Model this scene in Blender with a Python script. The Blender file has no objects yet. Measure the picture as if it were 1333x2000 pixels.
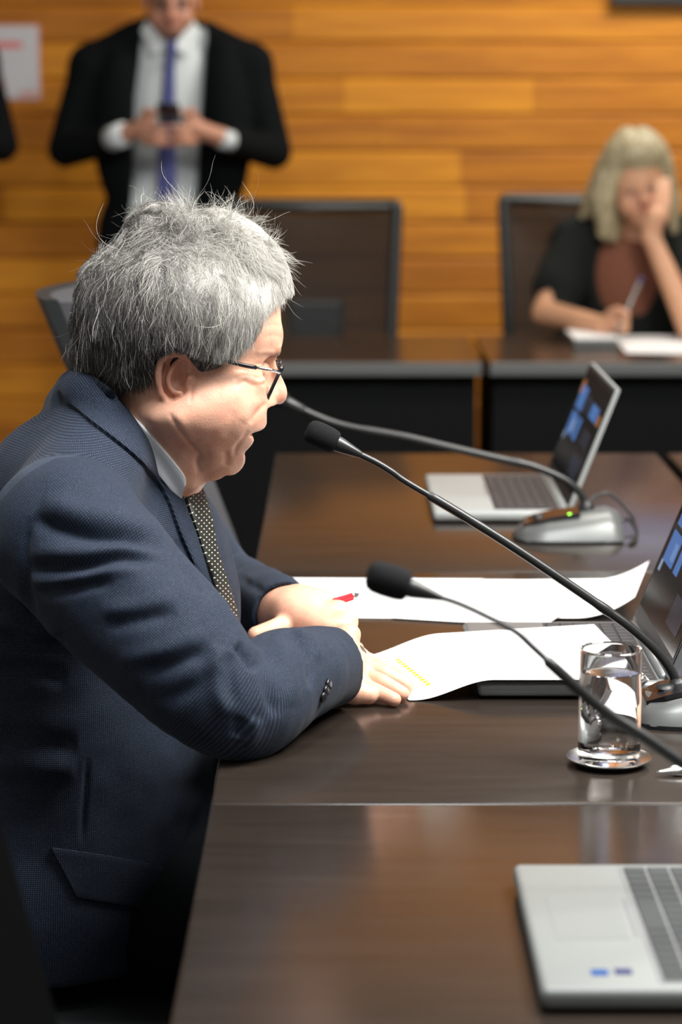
import bpy, bmesh, math, random
import numpy as np
from mathutils import Vector, Matrix, noise
from mathutils.bvhtree import BVHTree
random.seed(4); RNG = np.random.default_rng(4)
SC = bpy.context.scene; COL = SC.collection
R_ = math.radians

# ------------------------------------------------------------------ camera, light, exposure
F = 4722.22; PITCH = math.atan(800/F); CAMZ = 1.40; TZ = 0.735
cam = bpy.data.cameras.new('camera'); camo = bpy.data.objects.new('camera', cam); COL.objects.link(camo)
camo.location = (0, 0, CAMZ); camo.rotation_euler = (R_(90)-PITCH, 0, 0)
cam.sensor_fit = 'VERTICAL'; cam.sensor_height = 36; cam.sensor_width = 24; cam.lens = 85
cam.clip_start = .05; cam.clip_end = 60
cam.dof.use_dof = True; cam.dof.focus_distance = 2.66; cam.dof.aperture_fstop = 4.3; cam.dof.aperture_blades = 0
SC.camera = camo
SC.view_settings.view_transform = 'Standard'; SC.view_settings.look = 'None'
SC.view_settings.gamma = 1; SC.view_settings.use_curve_mapping = False
SC.view_settings.exposure = 0.0
wd = bpy.data.worlds.new('world'); SC.world = wd; wd.use_nodes = True
wd.node_tree.nodes['Background'].inputs[0].default_value = (.75, .85, 1, 1)
wd.node_tree.nodes['Background'].inputs[1].default_value = .03

def area(name, loc, size, power, col=(1, .95, .88), aim=None):
    l = bpy.data.lights.new(name, 'AREA'); l.shape = 'RECTANGLE'; l.size, l.size_y = size
    l.energy = power; l.color = col
    o = bpy.data.objects.new(name, l); COL.objects.link(o); o.location = loc
    if aim: o.rotation_euler = (Vector(aim)-Vector(loc)).to_track_quat('-Z', 'Y').to_euler()
    return o
area('ceiling_and_fill_light', (1.35, 2.35, 2.95), (1.2, 1.2), 185, (1, .965, .91), (.0, 2.7, .9))
area('ceiling_and_fill_light', (.9, 4.4, 3.0), (1.2, .6), 45, (1, .95, .88))
area('ceiling_and_fill_light', (-1.3, 4.6, 3.0), (.6, .6), 6, (1, .95, .88))
area('ceiling_and_fill_light', (1.5, 7.3, 3.05), (1.4, .5), 76, (1, .93, .82), (1.35, 9, .8))
area('ceiling_and_fill_light', (1.3, .8, 3.0), (1.4, 1.0), 36, (.94, .98, 1))
area('ceiling_and_fill_light', (-.05, 1.75, 3.08), (.6, .6), 56, (.97, .98, 1), (-.15, 2.6, 1.0))  # fill light added overhead to brighten the shirt collar and near cheek

# ------------------------------------------------------------------ pixel helpers (a photo pixel to a point at a known distance or height)
CP, SP = math.cos(PITCH), math.sin(PITCH)
def ray(px, py):
    dx = (px-666.5)/F; dy = -(py-1000)/F
    return np.array((dx, CP+dy*SP, -SP+dy*CP))
CAM = np.array((0, 0, CAMZ))
def W(px, py, Y):
    d = ray(px, py); return CAM + d*(Y/d[1])
def T(px, py, z=TZ):
    d = ray(px, py); return CAM + d*((z-CAMZ)/d[2])
def proj(P):
    v = P-CAM; dep = v[:, 1]*CP - v[:, 2]*SP
    return 666.5+F*v[:, 0]/dep, 1000-F*(v[:, 1]*SP+v[:, 2]*CP)/dep

# ------------------------------------------------------------------ materials
def mat(name, col, rough=.5, metal=0, spec=.5, **kw):
    m = bpy.data.materials.new(name); m.use_nodes = True
    b = m.node_tree.nodes['Principled BSDF']
    b.inputs['Base Color'].default_value = (*col, 1); b.inputs['Roughness'].default_value = rough
    b.inputs['Metallic'].default_value = metal; b.inputs['Specular IOR Level'].default_value = spec
    for k, v in kw.items(): b.inputs[k].default_value = v
    return m
class N:                                    # tiny node-building helper
    def __init__(s, m): s.m = m; s.t = m.node_tree; s.b = s.t.nodes['Principled BSDF']
    def n(s, typ, **kw):
        x = s.t.nodes.new(typ)
        for k, v in kw.items():
            if k in ('op',): x.operation = v
            elif hasattr(x, k): setattr(x, k, v)
        return x
    def l(s, a, b): s.t.links.new(a, b)
    def math(s, op, a, b=None):
        x = s.t.nodes.new('ShaderNodeMath'); x.operation = op
        for i, v in enumerate((a, b)):
            if v is None: continue
            if isinstance(v, (int, float)): x.inputs[i].default_value = v
            else: s.l(v, x.inputs[i])
        return x.outputs[0]
    def mix(s, fac, a, b):
        x = s.t.nodes.new('ShaderNodeMix'); x.data_type = 'RGBA'
        if isinstance(fac, (int, float)): x.inputs[0].default_value = fac
        else: s.l(fac, x.inputs[0])
        for i, v in ((6, a), (7, b)):
            if isinstance(v, tuple): x.inputs[i].default_value = (*v, 1)
            else: s.l(v, x.inputs[i])
        return x.outputs[2]
    def attr(s, name): x = s.t.nodes.new('ShaderNodeAttribute'); x.attribute_name = name; return x
    def coord(s, scale=(1, 1, 1)):
        g = s.t.nodes.new('ShaderNodeTexCoord'); m = s.t.nodes.new('ShaderNodeMapping')
        m.inputs['Scale'].default_value = scale; s.l(g.outputs['Object'], m.inputs[0]); return m.outputs[0]
    def noise(s, vec, scale, detail=3, rough=.5):
        x = s.t.nodes.new('ShaderNodeTexNoise'); s.l(vec, x.inputs['Vector'])
        x.inputs['Scale'].default_value = scale; x.inputs['Detail'].default_value = detail
        x.inputs['Roughness'].default_value = rough; return x.outputs['Fac']
    def ramp(s, fac, *st):
        x = s.t.nodes.new('ShaderNodeValToRGB'); s.l(fac, x.inputs[0]); e = x.color_ramp.elements
        while len(e) < len(st): e.new(.5)
        for i, (p, c) in enumerate(st): e[i].position = p; e[i].color = (*c, 1)
        return x.outputs[0]
    def bump(s, h, strength, dist):
        x = s.t.nodes.new('ShaderNodeBump'); s.l(h, x.inputs['Height'])
        x.inputs['Strength'].default_value = strength; x.inputs['Distance'].default_value = dist
        s.l(x.outputs[0], s.b.inputs['Normal'])
    def base(s, c): s.l(c, s.b.inputs['Base Color'])

M = {}
def wood_wall():
    m = mat('plank_wood', (.5, .22, .05), .5, spec=.22); n = N(m)
    v = n.coord((.55, 1, 9)); a = n.attr('plank')
    f = n.noise(v, 3.2, 5, .6); g = n.noise(n.coord((.8, 1, 40)), 4, 3)
    t = n.math('ADD', n.math('MULTIPLY', f, .85), n.math('MULTIPLY', a.outputs['Fac'], .34))
    t = n.math('ADD', t, n.math('MULTIPLY', n.math('SUBTRACT', g, .5), .12))
    n.base(n.ramp(t, (.28, (.26, .085, .012)), (.55, (.43, .155, .015)), (.85, (.66, .275, .022))))
    n.bump(g, .15, .002); return m
M['wall'] = wood_wall()
def wood_table(name, c1, c2, rough):
    m = mat(name, c1, rough, spec=.40); n = N(m)
    f = n.noise(n.coord((1.2, 9, 9)), 5, 3, .5); g = n.noise(n.coord((1, 5, 1)), 60, 2)
    n.base(n.ramp(n.math('ADD', n.math('MULTIPLY', f, .8), n.math('MULTIPLY', g, .2)), (.3, c1), (.75, c2)))
    r = n.math('ADD', n.math('MULTIPLY', n.noise(n.coord((1, 6, 1)), 9, 3), .10), rough-.05)
    n.l(r, n.b.inputs['Roughness']); n.bump(g, .03, .001); return m
M['table'] = wood_table('table_laminate', (.018, .0135, .0105), (.027, .0205, .0165), .22)
M['desk'] = wood_table('desk_laminate', (.022, .014, .010), (.05, .03, .02), .22)
M['panel'] = mat('dark_panel', (.005, .006, .006), .7, spec=.08)
M['edge'] = mat('edge_trim', (.10, .105, .105), .45)
M['floor'] = mat('carpet', (.02, .019, .018), .95)
M['plaster'] = mat('plaster', (.64, .62, .59), .9)
M['blackcloth'] = mat('black_cloth', (.002, .0022, .0022), 1, spec=.02)
M['black'] = mat('black_plastic', (.008, .009, .010), .45)
M['chairmat'] = mat('chair_frame', (.012, .015, .016), .5)
M['padding'] = mat('grey_upholstery', (.05, .05, .056), .85)
M['foam'] = mat('foam', (.010, .010, .011), .95, spec=.15)
n_ = N(M['foam']); n_.bump(n_.noise(n_.coord(), 900, 2), .6, .001)
M['neck'] = mat('gooseneck_metal', (.026, .027, .027), .32, .4)
M['chrome'] = mat('chrome', (.8, .8, .8), .12, 1)
M['steel'] = mat('steel', (.85, .85, .84), .26, 1)
M['silver'] = mat('silver_plastic', (.115, .121, .118), .38, .35)
M['lapsilver'] = mat('laptop_silver', (.30, .315, .31), .45, .05)
M['lapnear'] = mat('laptop_aluminium', (.185, .198, .192), .45, .05)
M['padnear'] = mat('touchpad_aluminium', (.168, .180, .175), .42, .05)
M['lapgrey'] = mat('laptop_grey', (.20, .21, .215), .38, .4)
M['key'] = mat('keys', (.036, .041, .042), .55, spec=.3)
M['keydark'] = mat('dark_keys', (.025, .026, .028), .5)
M['pad'] = mat('touchpad', (.275, .29, .285), .42, .05)
M['screen'] = mat('screen_glass', (.008, .008, .010), .12)
M['white'] = mat('paper', (.87, .87, .87), .8)
M['shirtw'] = mat('shirt_white', (.86, .90, .93), .8)
M['bgshirt'] = mat('shirt_cotton', (.60, .66, .68), .85)
M['bgtie'] = mat('blue_tie', (.05, .06, .22), .6)
M['bgsuit'] = mat('black_suit', (.0042, .0055, .0062), .9, spec=.08)
M['phone'] = mat('phone_black', (.008, .008, .010), .25)
M['red'] = mat('red_plastic', (.62, .02, .03), .3)
M['gold'] = mat('gold', (.85, .55, .2), .25, 1)
M['yellow'] = mat('highlighter', (.95, .92, .02), .8)
M['ink'] = mat('faint_print', (.62, .62, .66), .8)
M['redink'] = mat('red_print', (.70, .10, .10), .7)
M['pinkedge'] = mat('pale_red_print', (.62, .30, .28), .7)
M['poster'] = mat('poster_paper', (.55, .56, .60), .6)
M['bluesticker'] = mat('blue_sticker', (.01, .055, .20), .8, spec=.1)
M['navysticker'] = mat('navy_sticker', (.03, .035, .10), .8, spec=.1)
M['brown'] = mat('brown_top', (.16, .055, .028), .85)
M['shawl'] = mat('black_knit', (.009, .011, .010), .9, spec=.2)
def emis(name, col, s):
    m = mat(name, (.01, .01, .012), .15); b = m.node_tree.nodes['Principled BSDF']
    b.inputs['Emission Color'].default_value = (*col, 1); b.inputs['Emission Strength'].default_value = s; return m
M['tileblue'] = emis('screen_blue', (.10, .27, .70), .55)
M['tilepale'] = emis('screen_pale', (.45, .60, .85), .5)
M['tileorange'] = emis('screen_orange', (.75, .28, .06), .4)
M['tiledark'] = emis('screen_dark', (.03, .04, .07), .4)
M['projection'] = emis('projected_light', (.40, .48, .92), .75)
M['led'] = emis('green_led', (.3, 1, .05), 6)
def glass(name, ior, col=(1, 1, 1), rough=0):
    return mat(name, col, rough, 0, .5, **{'Transmission Weight': 1, 'IOR': ior})
M['glass'] = glass('clear_glass', 1.45); M['water'] = glass('water', 1.33)
def thin(name, alpha, col=(.02, .02, .02), rough=.5):
    m = mat(name, col, rough); m.node_tree.nodes['Principled BSDF'].inputs['Alpha'].default_value = alpha; return m
M['mesh'] = thin('chair_mesh', .72, (.013, .015, .015), .8)
M['lens'] = thin('spectacle_lens', .12, (.9, .9, .9), .02)
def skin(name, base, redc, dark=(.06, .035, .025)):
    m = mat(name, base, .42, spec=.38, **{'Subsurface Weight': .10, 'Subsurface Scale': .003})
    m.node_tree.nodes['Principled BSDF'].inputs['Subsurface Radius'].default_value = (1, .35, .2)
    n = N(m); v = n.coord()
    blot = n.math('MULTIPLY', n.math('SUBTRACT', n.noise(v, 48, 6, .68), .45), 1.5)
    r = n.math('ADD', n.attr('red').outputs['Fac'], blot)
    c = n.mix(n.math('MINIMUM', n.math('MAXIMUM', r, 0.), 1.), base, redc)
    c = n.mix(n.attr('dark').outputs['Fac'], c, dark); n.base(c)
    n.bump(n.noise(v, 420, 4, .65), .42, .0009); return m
M['skin'] = skin('skin', (.73, .41, .285), (.62, .23, .16))
M['bgskin'] = skin('warm_skin', (.50, .25, .165), (.42, .16, .11))
M['fskin'] = skin('pale_skin', (.62, .34, .20), (.48, .18, .13))
def suit():
    m = mat('navy_weave', (.02, .03, .06), .8, spec=.25, **{'Sheen Weight': .04, 'Sheen Roughness': .5}); n = N(m)
    a = n.attr('weave'); sp = n.n('ShaderNodeSeparateXYZ'); n.l(a.outputs['Vector'], sp.inputs[0])
    k = 2*math.pi/.0021
    s1 = n.math('SINE', n.math('MULTIPLY', sp.outputs[0], k)); s2 = n.math('SINE', n.math('MULTIPLY', sp.outputs[1], k))
    w = n.math('ADD', n.math('MULTIPLY', s1, .44), n.math('MULTIPLY', s2, .34))
    w = n.math('ADD', n.math('MULTIPLY', w, .55), .42)
    f = n.noise(n.coord(), 700, 2); w = n.math('ADD', w, n.math('MULTIPLY', n.math('SUBTRACT', f, .5), .9))
    n.base(n.ramp(w, (.1, (.003, .006, .014)), (.55, (.011, .019, .038)), (1., (.060, .086, .130)))); n.bump(w, .25, .0005); return m
M['suit'] = suit()
def tiemat():
    m = mat('dotted_tie', (.01, .011, .008), .45); n = N(m)
    a = n.attr('weave'); sp = n.n('ShaderNodeSeparateXYZ'); n.l(a.outputs['Vector'], sp.inputs[0])
    k = math.pi/.0060
    u = n.math('ADD', sp.outputs[0], sp.outputs[1]); v = n.math('SUBTRACT', sp.outputs[0], sp.outputs[1])
    p = n.math('MULTIPLY', n.math('ABSOLUTE', n.math('SINE', n.math('MULTIPLY', u, k))), n.math('ABSOLUTE', n.math('SINE', n.math('MULTIPLY', v, k))))
    n.base(n.mix(n.math('GREATER_THAN', p, .87), (.012, .013, .010), (.60, .58, .48))); return m
M['tie'] = tiemat()
def hairmat(name, attr=True, c1=(.2, .19, .17), c2=(.5, .48, .44)):
    m = mat(name, c1, .42, spec=.35); n = N(m)
    if attr: n.base(n.attr('hcol').outputs['Color'])
    else:
        f = n.noise(n.coord((60, 60, 5)), 3, 3); n.base(n.ramp(f, (.3, c1), (.7, c2)))
    return m
M['strand'] = hairmat('grey_strands')
M['haircap'] = hairmat('grey_hair', True); M['haircap'].node_tree.nodes['Principled BSDF'].inputs['Roughness'].default_value = .85; M['haircap'].node_tree.nodes['Principled BSDF'].inputs['Specular IOR Level'].default_value = .08
M['blond'] = hairmat('blond_hair', False, (.24, .19, .10), (.52, .46, .30))
M['darkhair'] = hairmat('brown_hair', False, (.03, .018, .012), (.06, .035, .022))

# ------------------------------------------------------------------ object helpers
WL = {}
def tag(o, label=None, cat=None, group=None, kind=None):
    for k, v in (('label', label), ('category', cat), ('group', group), ('kind', kind)):
        if v: o[k] = v
    return o
def finish(o, loc, parent):
    loc = Vector(loc)
    if parent is not None: o.parent = parent; o.location = loc-WL[parent.name]
    else: o.location = loc
    WL[o.name] = loc
def empty(name, loc=(0, 0, 0)):
    o = bpy.data.objects.new(name, None); COL.objects.link(o); finish(o, loc, None); return o
def make(name, V, Fc, mats, parent=None, smooth=True, fm=None, attrs=None, origin=None):
    V = np.asarray(V, dtype=np.float64).reshape(-1, 3)
    lo, hi = V.min(0), V.max(0)
    org = np.array(origin) if origin is not None else np.array(((lo[0]+hi[0])/2, (lo[1]+hi[1])/2, lo[2]))
    me = bpy.data.meshes.new(name); L = V-org
    if isinstance(Fc, np.ndarray):
        nf, k = Fc.shape
        me.vertices.add(len(L)); me.vertices.foreach_set('co', L.astype(np.float32).ravel())
        me.loops.add(nf*k); me.loops.foreach_set('vertex_index', Fc.astype(np.int32).ravel())
        me.polygons.add(nf); me.polygons.foreach_set('loop_start', np.arange(0, nf*k, k, dtype=np.int32))
        me.update(calc_edges=True); me.validate()
    else:
        me.from_pydata(L.tolist(), [], [list(f) for f in Fc]); me.update()
    if not isinstance(mats, (list, tuple)): mats = [mats]
    for m in mats: me.materials.append(m if not isinstance(m, str) else M[m])
    if fm is not None: me.polygons.foreach_set('material_index', np.asarray(fm, dtype=np.int32))
    if smooth: me.polygons.foreach_set('use_smooth', np.ones(len(me.polygons), dtype=bool))
    for an, arr in (attrs or {}).items():
        arr = np.asarray(arr, dtype=np.float32)
        if arr.ndim == 1: a = me.attributes.new(an, 'FLOAT', 'POINT'); a.data.foreach_set('value', arr)
        elif arr.shape[1] == 3: a = me.attributes.new(an, 'FLOAT_VECTOR', 'POINT'); a.data.foreach_set('vector', arr.ravel())
        else: a = me.attributes.new(an, 'FLOAT_COLOR', 'POINT'); a.data.foreach_set('color', arr.ravel())
    o = bpy.data.objects.new(name, me); COL.objects.link(o); finish(o, org, parent); return o
class G:                                     # gathers simple shapes into one mesh
    def __init__(s): s.V = []; s.F = []; s.M = []
    def add(s, V, Fc, m=0):
        b = len(s.V); s.V += [tuple(map(float, v)) for v in V]
        s.F += [tuple(b+i for i in f) for f in Fc]; s.M += [m]*len(Fc); return s
    def box(s, lo, hi, bev=0, m=0, seg=2, R=None, at=None):
        bm = bmesh.new(); bmesh.ops.create_cube(bm, size=1)
        lo, hi = Vector(lo), Vector(hi); c = (lo+hi)/2; d = hi-lo
        for v in bm.verts: v.co = Vector((v.co.x*d.x, v.co.y*d.y, v.co.z*d.z))
        if bev: bmesh.ops.bevel(bm, geom=list(bm.edges), offset=bev, segments=seg, affect='EDGES', profile=.5)
        bm.verts.index_update(); V = [v.co+c for v in bm.verts]
        if R is not None: V = [R @ (v-Vector(at))+Vector(at) for v in V]
        Fs = [[v.index for v in f.verts] for f in bm.faces]; bm.free(); return s.add(V, Fs, m)
    def tube(s, pts, r, n=12, m=0, caps=True):
        pts = [Vector(p) for p in pts]; rs = r if isinstance(r, (list, tuple)) else [r]*len(pts)
        V = []; Fs = []; prev = None
        for i, p in enumerate(pts):
            t = (pts[min(i+1, len(pts)-1)]-pts[max(i-1, 0)]).normalized()
            if prev is None: a = t.orthogonal().normalized()
            else: a = (prev-t*prev.dot(t)).normalized()
            prev = a; b = t.cross(a)
            for k in range(n):
                th = 2*math.pi*k/n; V.append(p+(a*math.cos(th)+b*math.sin(th))*rs[i])
        for i in range(len(pts)-1):
            for k in range(n): Fs.append((i*n+k, i*n+(k+1) % n, (i+1)*n+(k+1) % n, (i+1)*n+k))
        if caps: Fs += [tuple(range(n))[::-1], tuple(range((len(pts)-1)*n, len(pts)*n))]
        return s.add(V, Fs, m)
    def lathe(s, prof, c=(0, 0, 0), n=48, m=0, axis=None):
        V = []; Fs = []; k = len(prof)
        R = Vector((0, 0, 1)).rotation_difference(Vector(axis)).to_matrix() if axis is not None else Matrix.Identity(3)
        for i in range(n):
            th = 2*math.pi*i/n
            for r, z in prof: V.append(R @ Vector((r*math.cos(th), r*math.sin(th), z))+Vector(c))
        for i in range(n):
            for j in range(k-1): Fs.append((i*k+j, ((i+1) % n)*k+j, ((i+1) % n)*k+j+1, i*k+j+1))
        return s.add(V, Fs, m)
    def loft(s, rings, m=0, closed=True, caps=True):
        n = len(rings[0]); V = [p for r in rings for p in r]; Fs = []
        for i in range(len(rings)-1):
            for k in range(n if closed else n-1): Fs.append((i*n+k, i*n+(k+1) % n, (i+1)*n+(k+1) % n, (i+1)*n+k))
        if caps and closed: Fs += [tuple(range(n))[::-1], tuple(range((len(rings)-1)*n, len(rings)*n))]
        return s.add(V, Fs, m)
    def make(s, name, mats, parent=None, smooth=False, **k): return make(name, s.V, s.F, mats, parent, smooth, s.M, **k)
def autosmooth(o, ang=35):
    me = o.data; me.polygons.foreach_set('use_smooth', np.ones(len(me.polygons), dtype=bool))
    bm = bmesh.new(); bm.from_mesh(me); bmesh.ops.recalc_face_normals(bm, faces=bm.faces)
    for e in bm.edges:
        e.smooth = not (len(e.link_faces) == 2 and e.calc_face_angle(0) > R_(ang))
    bm.to_mesh(me); bm.free(); return o
def spline(pts, n=8):
    P = [Vector(p) for p in pts]; P = [P[0]*2-P[1]]+P+[P[-1]*2-P[-2]]; out = []
    for i in range(1, len(P)-2):
        for k in range(n):
            t = k/n; a, b, c, d = P[i-1:i+3]
            out.append(.5*((2*b)+(c-a)*t+(2*a-5*b+4*c-d)*t*t+(3*b-a-3*c+d)*t**3))
    out.append(P[-2]); return out
def copy_tree(o, parent=None):
    c = o.copy(); COL.objects.link(c)
    if parent is not None: c.parent = parent
    for ch in list(o.children): copy_tree(ch, c)
    return c

# ------------------------------------------------------------------ implicit modelling: smooth unions turned into one continuous surface
def rotz(a): c, s = math.cos(a), math.sin(a); return np.array(((c, -s, 0), (s, c, 0), (0, 0, 1)))
def roty(a): c, s = math.cos(a), math.sin(a); return np.array(((c, 0, s), (0, 1, 0), (-s, 0, c)))
def smin(a, b, k):
    h = np.clip(.5+.5*(b-a)/k, 0, 1); return b*(1-h)+a*h-k*h*(1-h)
class P_:
    def __init__(s, fn, op='u', k=.01): s.fn, s.op, s.k = fn, op, k
def ell(c, r, R=None, op='u', k=.01):
    c = np.array(c, float); r = np.array(r, float)
    def fn(P):
        q = P-c
        if R is not None: q = q@R
        q = q/r; k0 = np.sqrt((q*q).sum(-1)); q = q/r; k1 = np.sqrt((q*q).sum(-1))
        return k0*(k0-1)/np.maximum(k1, 1e-9)
    return P_(fn, op, k)
def seg_d(P, a, b, ra, rb):
    ba = b-a; t = np.clip(((P-a)@ba)/max(ba@ba, 1e-12), 0, 1)
    q = P-a-t[..., None]*ba; return np.sqrt((q*q).sum(-1))-(ra+t*(rb-ra))
def chain(pts, rs, op='u', k=.01):
    pts = [np.array(p, float) for p in pts]
    if not isinstance(rs, (list, tuple)): rs = [rs]*len(pts)
    def fn(P):
        d = seg_d(P, pts[0], pts[1], rs[0], rs[1])
        for i in range(1, len(pts)-1): d = np.minimum(d, seg_d(P, pts[i], pts[i+1], rs[i], rs[i+1]))
        return d
    return P_(fn, op, k)
def half(p, nrm, op='i', k=.003):
    p = np.array(p, float); nrm = np.array(nrm, float); nrm /= np.linalg.norm(nrm)
    return P_(lambda P: (P-p)@nrm, op, k)
def poly2(x, y, poly):
    d = np.full(x.shape, 1e9); ins = np.zeros(x.shape, bool); n = len(poly)
    for i in range(n):
        ax, ay = poly[i]; bx, by = poly[(i+1) % n]; ex, ey = bx-ax, by-ay
        t = np.clip(((x-ax)*ex+(y-ay)*ey)/max(ex*ex+ey*ey, 1e-15), 0, 1)
        d = np.minimum(d, (x-ax-t*ex)**2+(y-ay-t*ey)**2)
        if ay != by:
            c = ((ay > y) != (by > y)) & (x < (bx-ax)*(y-ay)/(by-ay)+ax); ins ^= c
    d = np.sqrt(d); return np.where(ins, -d, d)
def combine(prims, vals):
    d = None
    for p, v in zip(prims, vals):
        if p.op == 'u': d = v if d is None else smin(d, v, p.k)
        elif d is None: continue
        elif p.op == 's': d = -smin(-d, v, p.k)
        elif p.op == 'i': d = -smin(-d, -v, p.k)
    return d
def field(prims, P): return combine(prims, [p.fn(P) for p in prims])
def sdf_mesh(prims, h, lo, hi, B=16):
    lo = np.array(lo, float); n = np.ceil((np.array(hi)-lo)/(h*B)).astype(int)
    I = np.stack(np.meshgrid(*[np.arange(k) for k in n], indexing='ij'), -1).reshape(-1, 3)
    bc = lo+(I+.5)*h*B; R = h*B*math.sqrt(3)/2
    C = np.stack([p.fn(bc) for p in prims]); full = combine(prims, list(C))
    isu = np.array([p.op == 'u' for p in prims]); ks = np.array([p.k for p in prims])
    minc = C[isu].min(0); act = np.where(np.abs(full) < R*1.5+.006)[0]
    g = np.stack(np.meshgrid(*[np.arange(B+1)]*3, indexing='ij'), -1).reshape(-1, 3)
    NY, NZ = int(n[1])*B+4, int(n[2])*B+4
    gid = lambda A: ((A[..., 0]+1)*NY+(A[..., 1]+1))*NZ+A[..., 2]+1
    cid = []; cpos = []; quads = []
    for b in act:
        keep = np.where(isu, C[:, b] < minc[b]+3*R+2*ks, np.where([p.op == 's' for p in prims], C[:, b] < 3*R+ks, C[:, b] > -(3*R+ks)))
        ps = [p for p, kk in zip(prims, keep) if kk]
        base = I[b]*B; pts = lo+(base+g)*h; v = field(ps, pts)
        if v is None or v.min() > 0 or v.max() < 0: continue
        v = v.reshape(B+1, B+1, B+1); s = v < 0
        cs = sum(s[i:B+i, j:B+j, k:B+k].astype(np.int8) for i in (0, 1) for j in (0, 1) for k in (0, 1))
        ac = np.argwhere((cs > 0) & (cs < 8))
        if not len(ac): continue
        acc = np.zeros((len(ac), 3)); cnt = np.zeros(len(ac))
        for ax in range(3):
            o1, o2 = [a for a in range(3) if a != ax]
            for i in (0, 1):
                for j in (0, 1):
                    A = ac.copy(); A[:, o1] += i; A[:, o2] += j; Bq = A.copy(); Bq[:, ax] += 1
                    va = v[A[:, 0], A[:, 1], A[:, 2]]; vb = v[Bq[:, 0], Bq[:, 1], Bq[:, 2]]
                    m = (va < 0) != (vb < 0); t = np.where(m, va/np.where(m, va-vb, 1), 0)
                    p = A.astype(float); p[:, ax] += t; acc[m] += p[m]; cnt[m] += 1
        cid.append(gid(base+ac)); cpos.append(lo+(base+acc/cnt[:, None])*h)
        for ax in range(3):
            o1, o2 = (ax+1) % 3, (ax+2) % 3
            sl0 = [slice(0, B)]*3; sl1 = list(sl0); sl1[ax] = slice(1, B+1)
            s0 = s[tuple(sl0)]; s1 = s[tuple(sl1)]; E = np.argwhere(s0 != s1)
            if not len(E): continue
            flip = s0[E[:, 0], E[:, 1], E[:, 2]]; q = []
            for da, db in ((0, 0), (-1, 0), (-1, -1), (0, -1)):
                A = E+base; A[:, o1] += da; A[:, o2] += db; q.append(gid(A))
            q = np.stack(q, 1); q[~flip] = q[~flip][:, ::-1]; quads.append(q)
    cid = np.concatenate(cid); cpos = np.concatenate(cpos); quads = np.concatenate(quads)
    o = np.argsort(cid); cid = cid[o]; cpos = cpos[o]
    ix = np.clip(np.searchsorted(cid, quads), 0, len(cid)-1); ok = (cid[ix] == quads).all(1)
    return cpos, ix[ok]
def vnormals(V, Fq):
    nf = np.cross(V[Fq[:, 2]]-V[Fq[:, 0]], V[Fq[:, 3]]-V[Fq[:, 1]]); nv = np.zeros_like(V)
    for i in range(4): np.add.at(nv, Fq[:, i], nf)
    return nv/np.maximum(np.linalg.norm(nv, axis=1, keepdims=True), 1e-12)
def smoothv(V, Fq, it=1, f=.5):
    for _ in range(it):
        acc = np.zeros_like(V); c = np.zeros(len(V))
        for i in range(4):
            for j in (1, 3): np.add.at(acc, Fq[:, i], V[Fq[:, (i+j) % 4]]); np.add.at(c, Fq[:, i], 1)
        V = V*(1-f)+f*acc/np.maximum(c, 1)[:, None]
    return V
def blob(P, c, r): return np.clip(1-np.linalg.norm((P-np.array(c))/r, axis=1), 0, 1)

# ================================================================== THE ROOM
X0, X1, Y0R, Y1R, ZC = -3.0, 3.4, -2.0, 9.0, 3.2
def plank_wall():
    pitch = .1313; ztop = W(666, 150, Y1R)[2]; z = ztop-pitch*math.ceil(ztop/pitch)
    V = []; Fs = []; A = []; rng = random.Random(11); row = 0
    while z < ZC:
        x = X0-rng.random()*1.5; prev = None
        while x < X1:
            ln = rng.uniform(1.3, 2.8); x2 = x+ln
            if abs(z+pitch-ztop) < .01 and x < .707 < x2+.6: x2 = .707
            a = max(x, X0); b = min(x2-.001, X1)
            if b > a:
                prof = [(0, 0), (.002, -.016), (pitch-.022, -.016), (pitch-.004, -.004), (pitch, 0)]
                c = rng.random(); k = len(V)
                if abs(z+pitch-ztop) < .01: c = .95 if x2 == .707 else .45
                for xx in (a, b):
                    for dz, dy in prof: V.append((xx, Y1R+dy, max(0, min(ZC, z+dz)))); A.append(c)
                for j in range(4): Fs.append((k+j, k+j+5, k+j+6, k+j+1))
            x = x2
        z += pitch
    V += [(X0, Y1R, 0), (X1, Y1R, 0), (X1, Y1R, ZC), (X0, Y1R, ZC)]; A += [.5]*4
    n = len(V); Fs.append((n-4, n-3, n-2, n-1))
    return tag(make('wall_back', V, Fs, 'wall', smooth=False, attrs={'plank': A}), kind='structure')
plank_wall()
def slab(name, lo, hi, m): return tag(G().box(lo, hi).make(name, m), kind='structure')
slab('floor', (X0, Y0R, -.05), (X1, Y1R, 0), 'floor')
slab('ceiling', (X0, Y0R, ZC), (X1, Y1R, ZC+.05), 'plaster')
slab('wall_left', (X0-.05, Y0R, 0), (X0, Y1R, ZC), 'plaster')
slab('wall_right', (X1, Y0R, 0), (X1+.05, Y1R, ZC), 'plaster')
slab('wall_front', (X0, Y0R-.05, 0), (X1, Y0R, ZC), 'plaster')

# projection screen hanging on the plank wall, only its dark lower border reaches into the frame
t = tag(empty('projection_screen', (1.95, 8.93, 1.755)), 'dark edged projection screen hanging high on the plank wall', 'screen')
x_a = W(1195, 8, 8.93)[0]
G().box((x_a, 8.92, 1.75), (2.95, 8.95, 1.80), .004).make('lower_border', 'black', t)
G().box((x_a, 8.925, 1.80), (x_a+.05, 8.945, 3.0), .003).make('side_border', 'black', t)
G().box((2.90, 8.925, 1.80), (2.95, 8.945, 3.0), .003).make('side_border', 'black', t)
G().box((x_a+.05, 8.93, 1.80), (2.90, 8.94, 3.0)).make('screen_surface', 'projection', t)
G().box((x_a-.03, 8.90, 3.0), (2.98, 8.96, 3.07), .01).make('roller_case', 'black', t)

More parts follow.
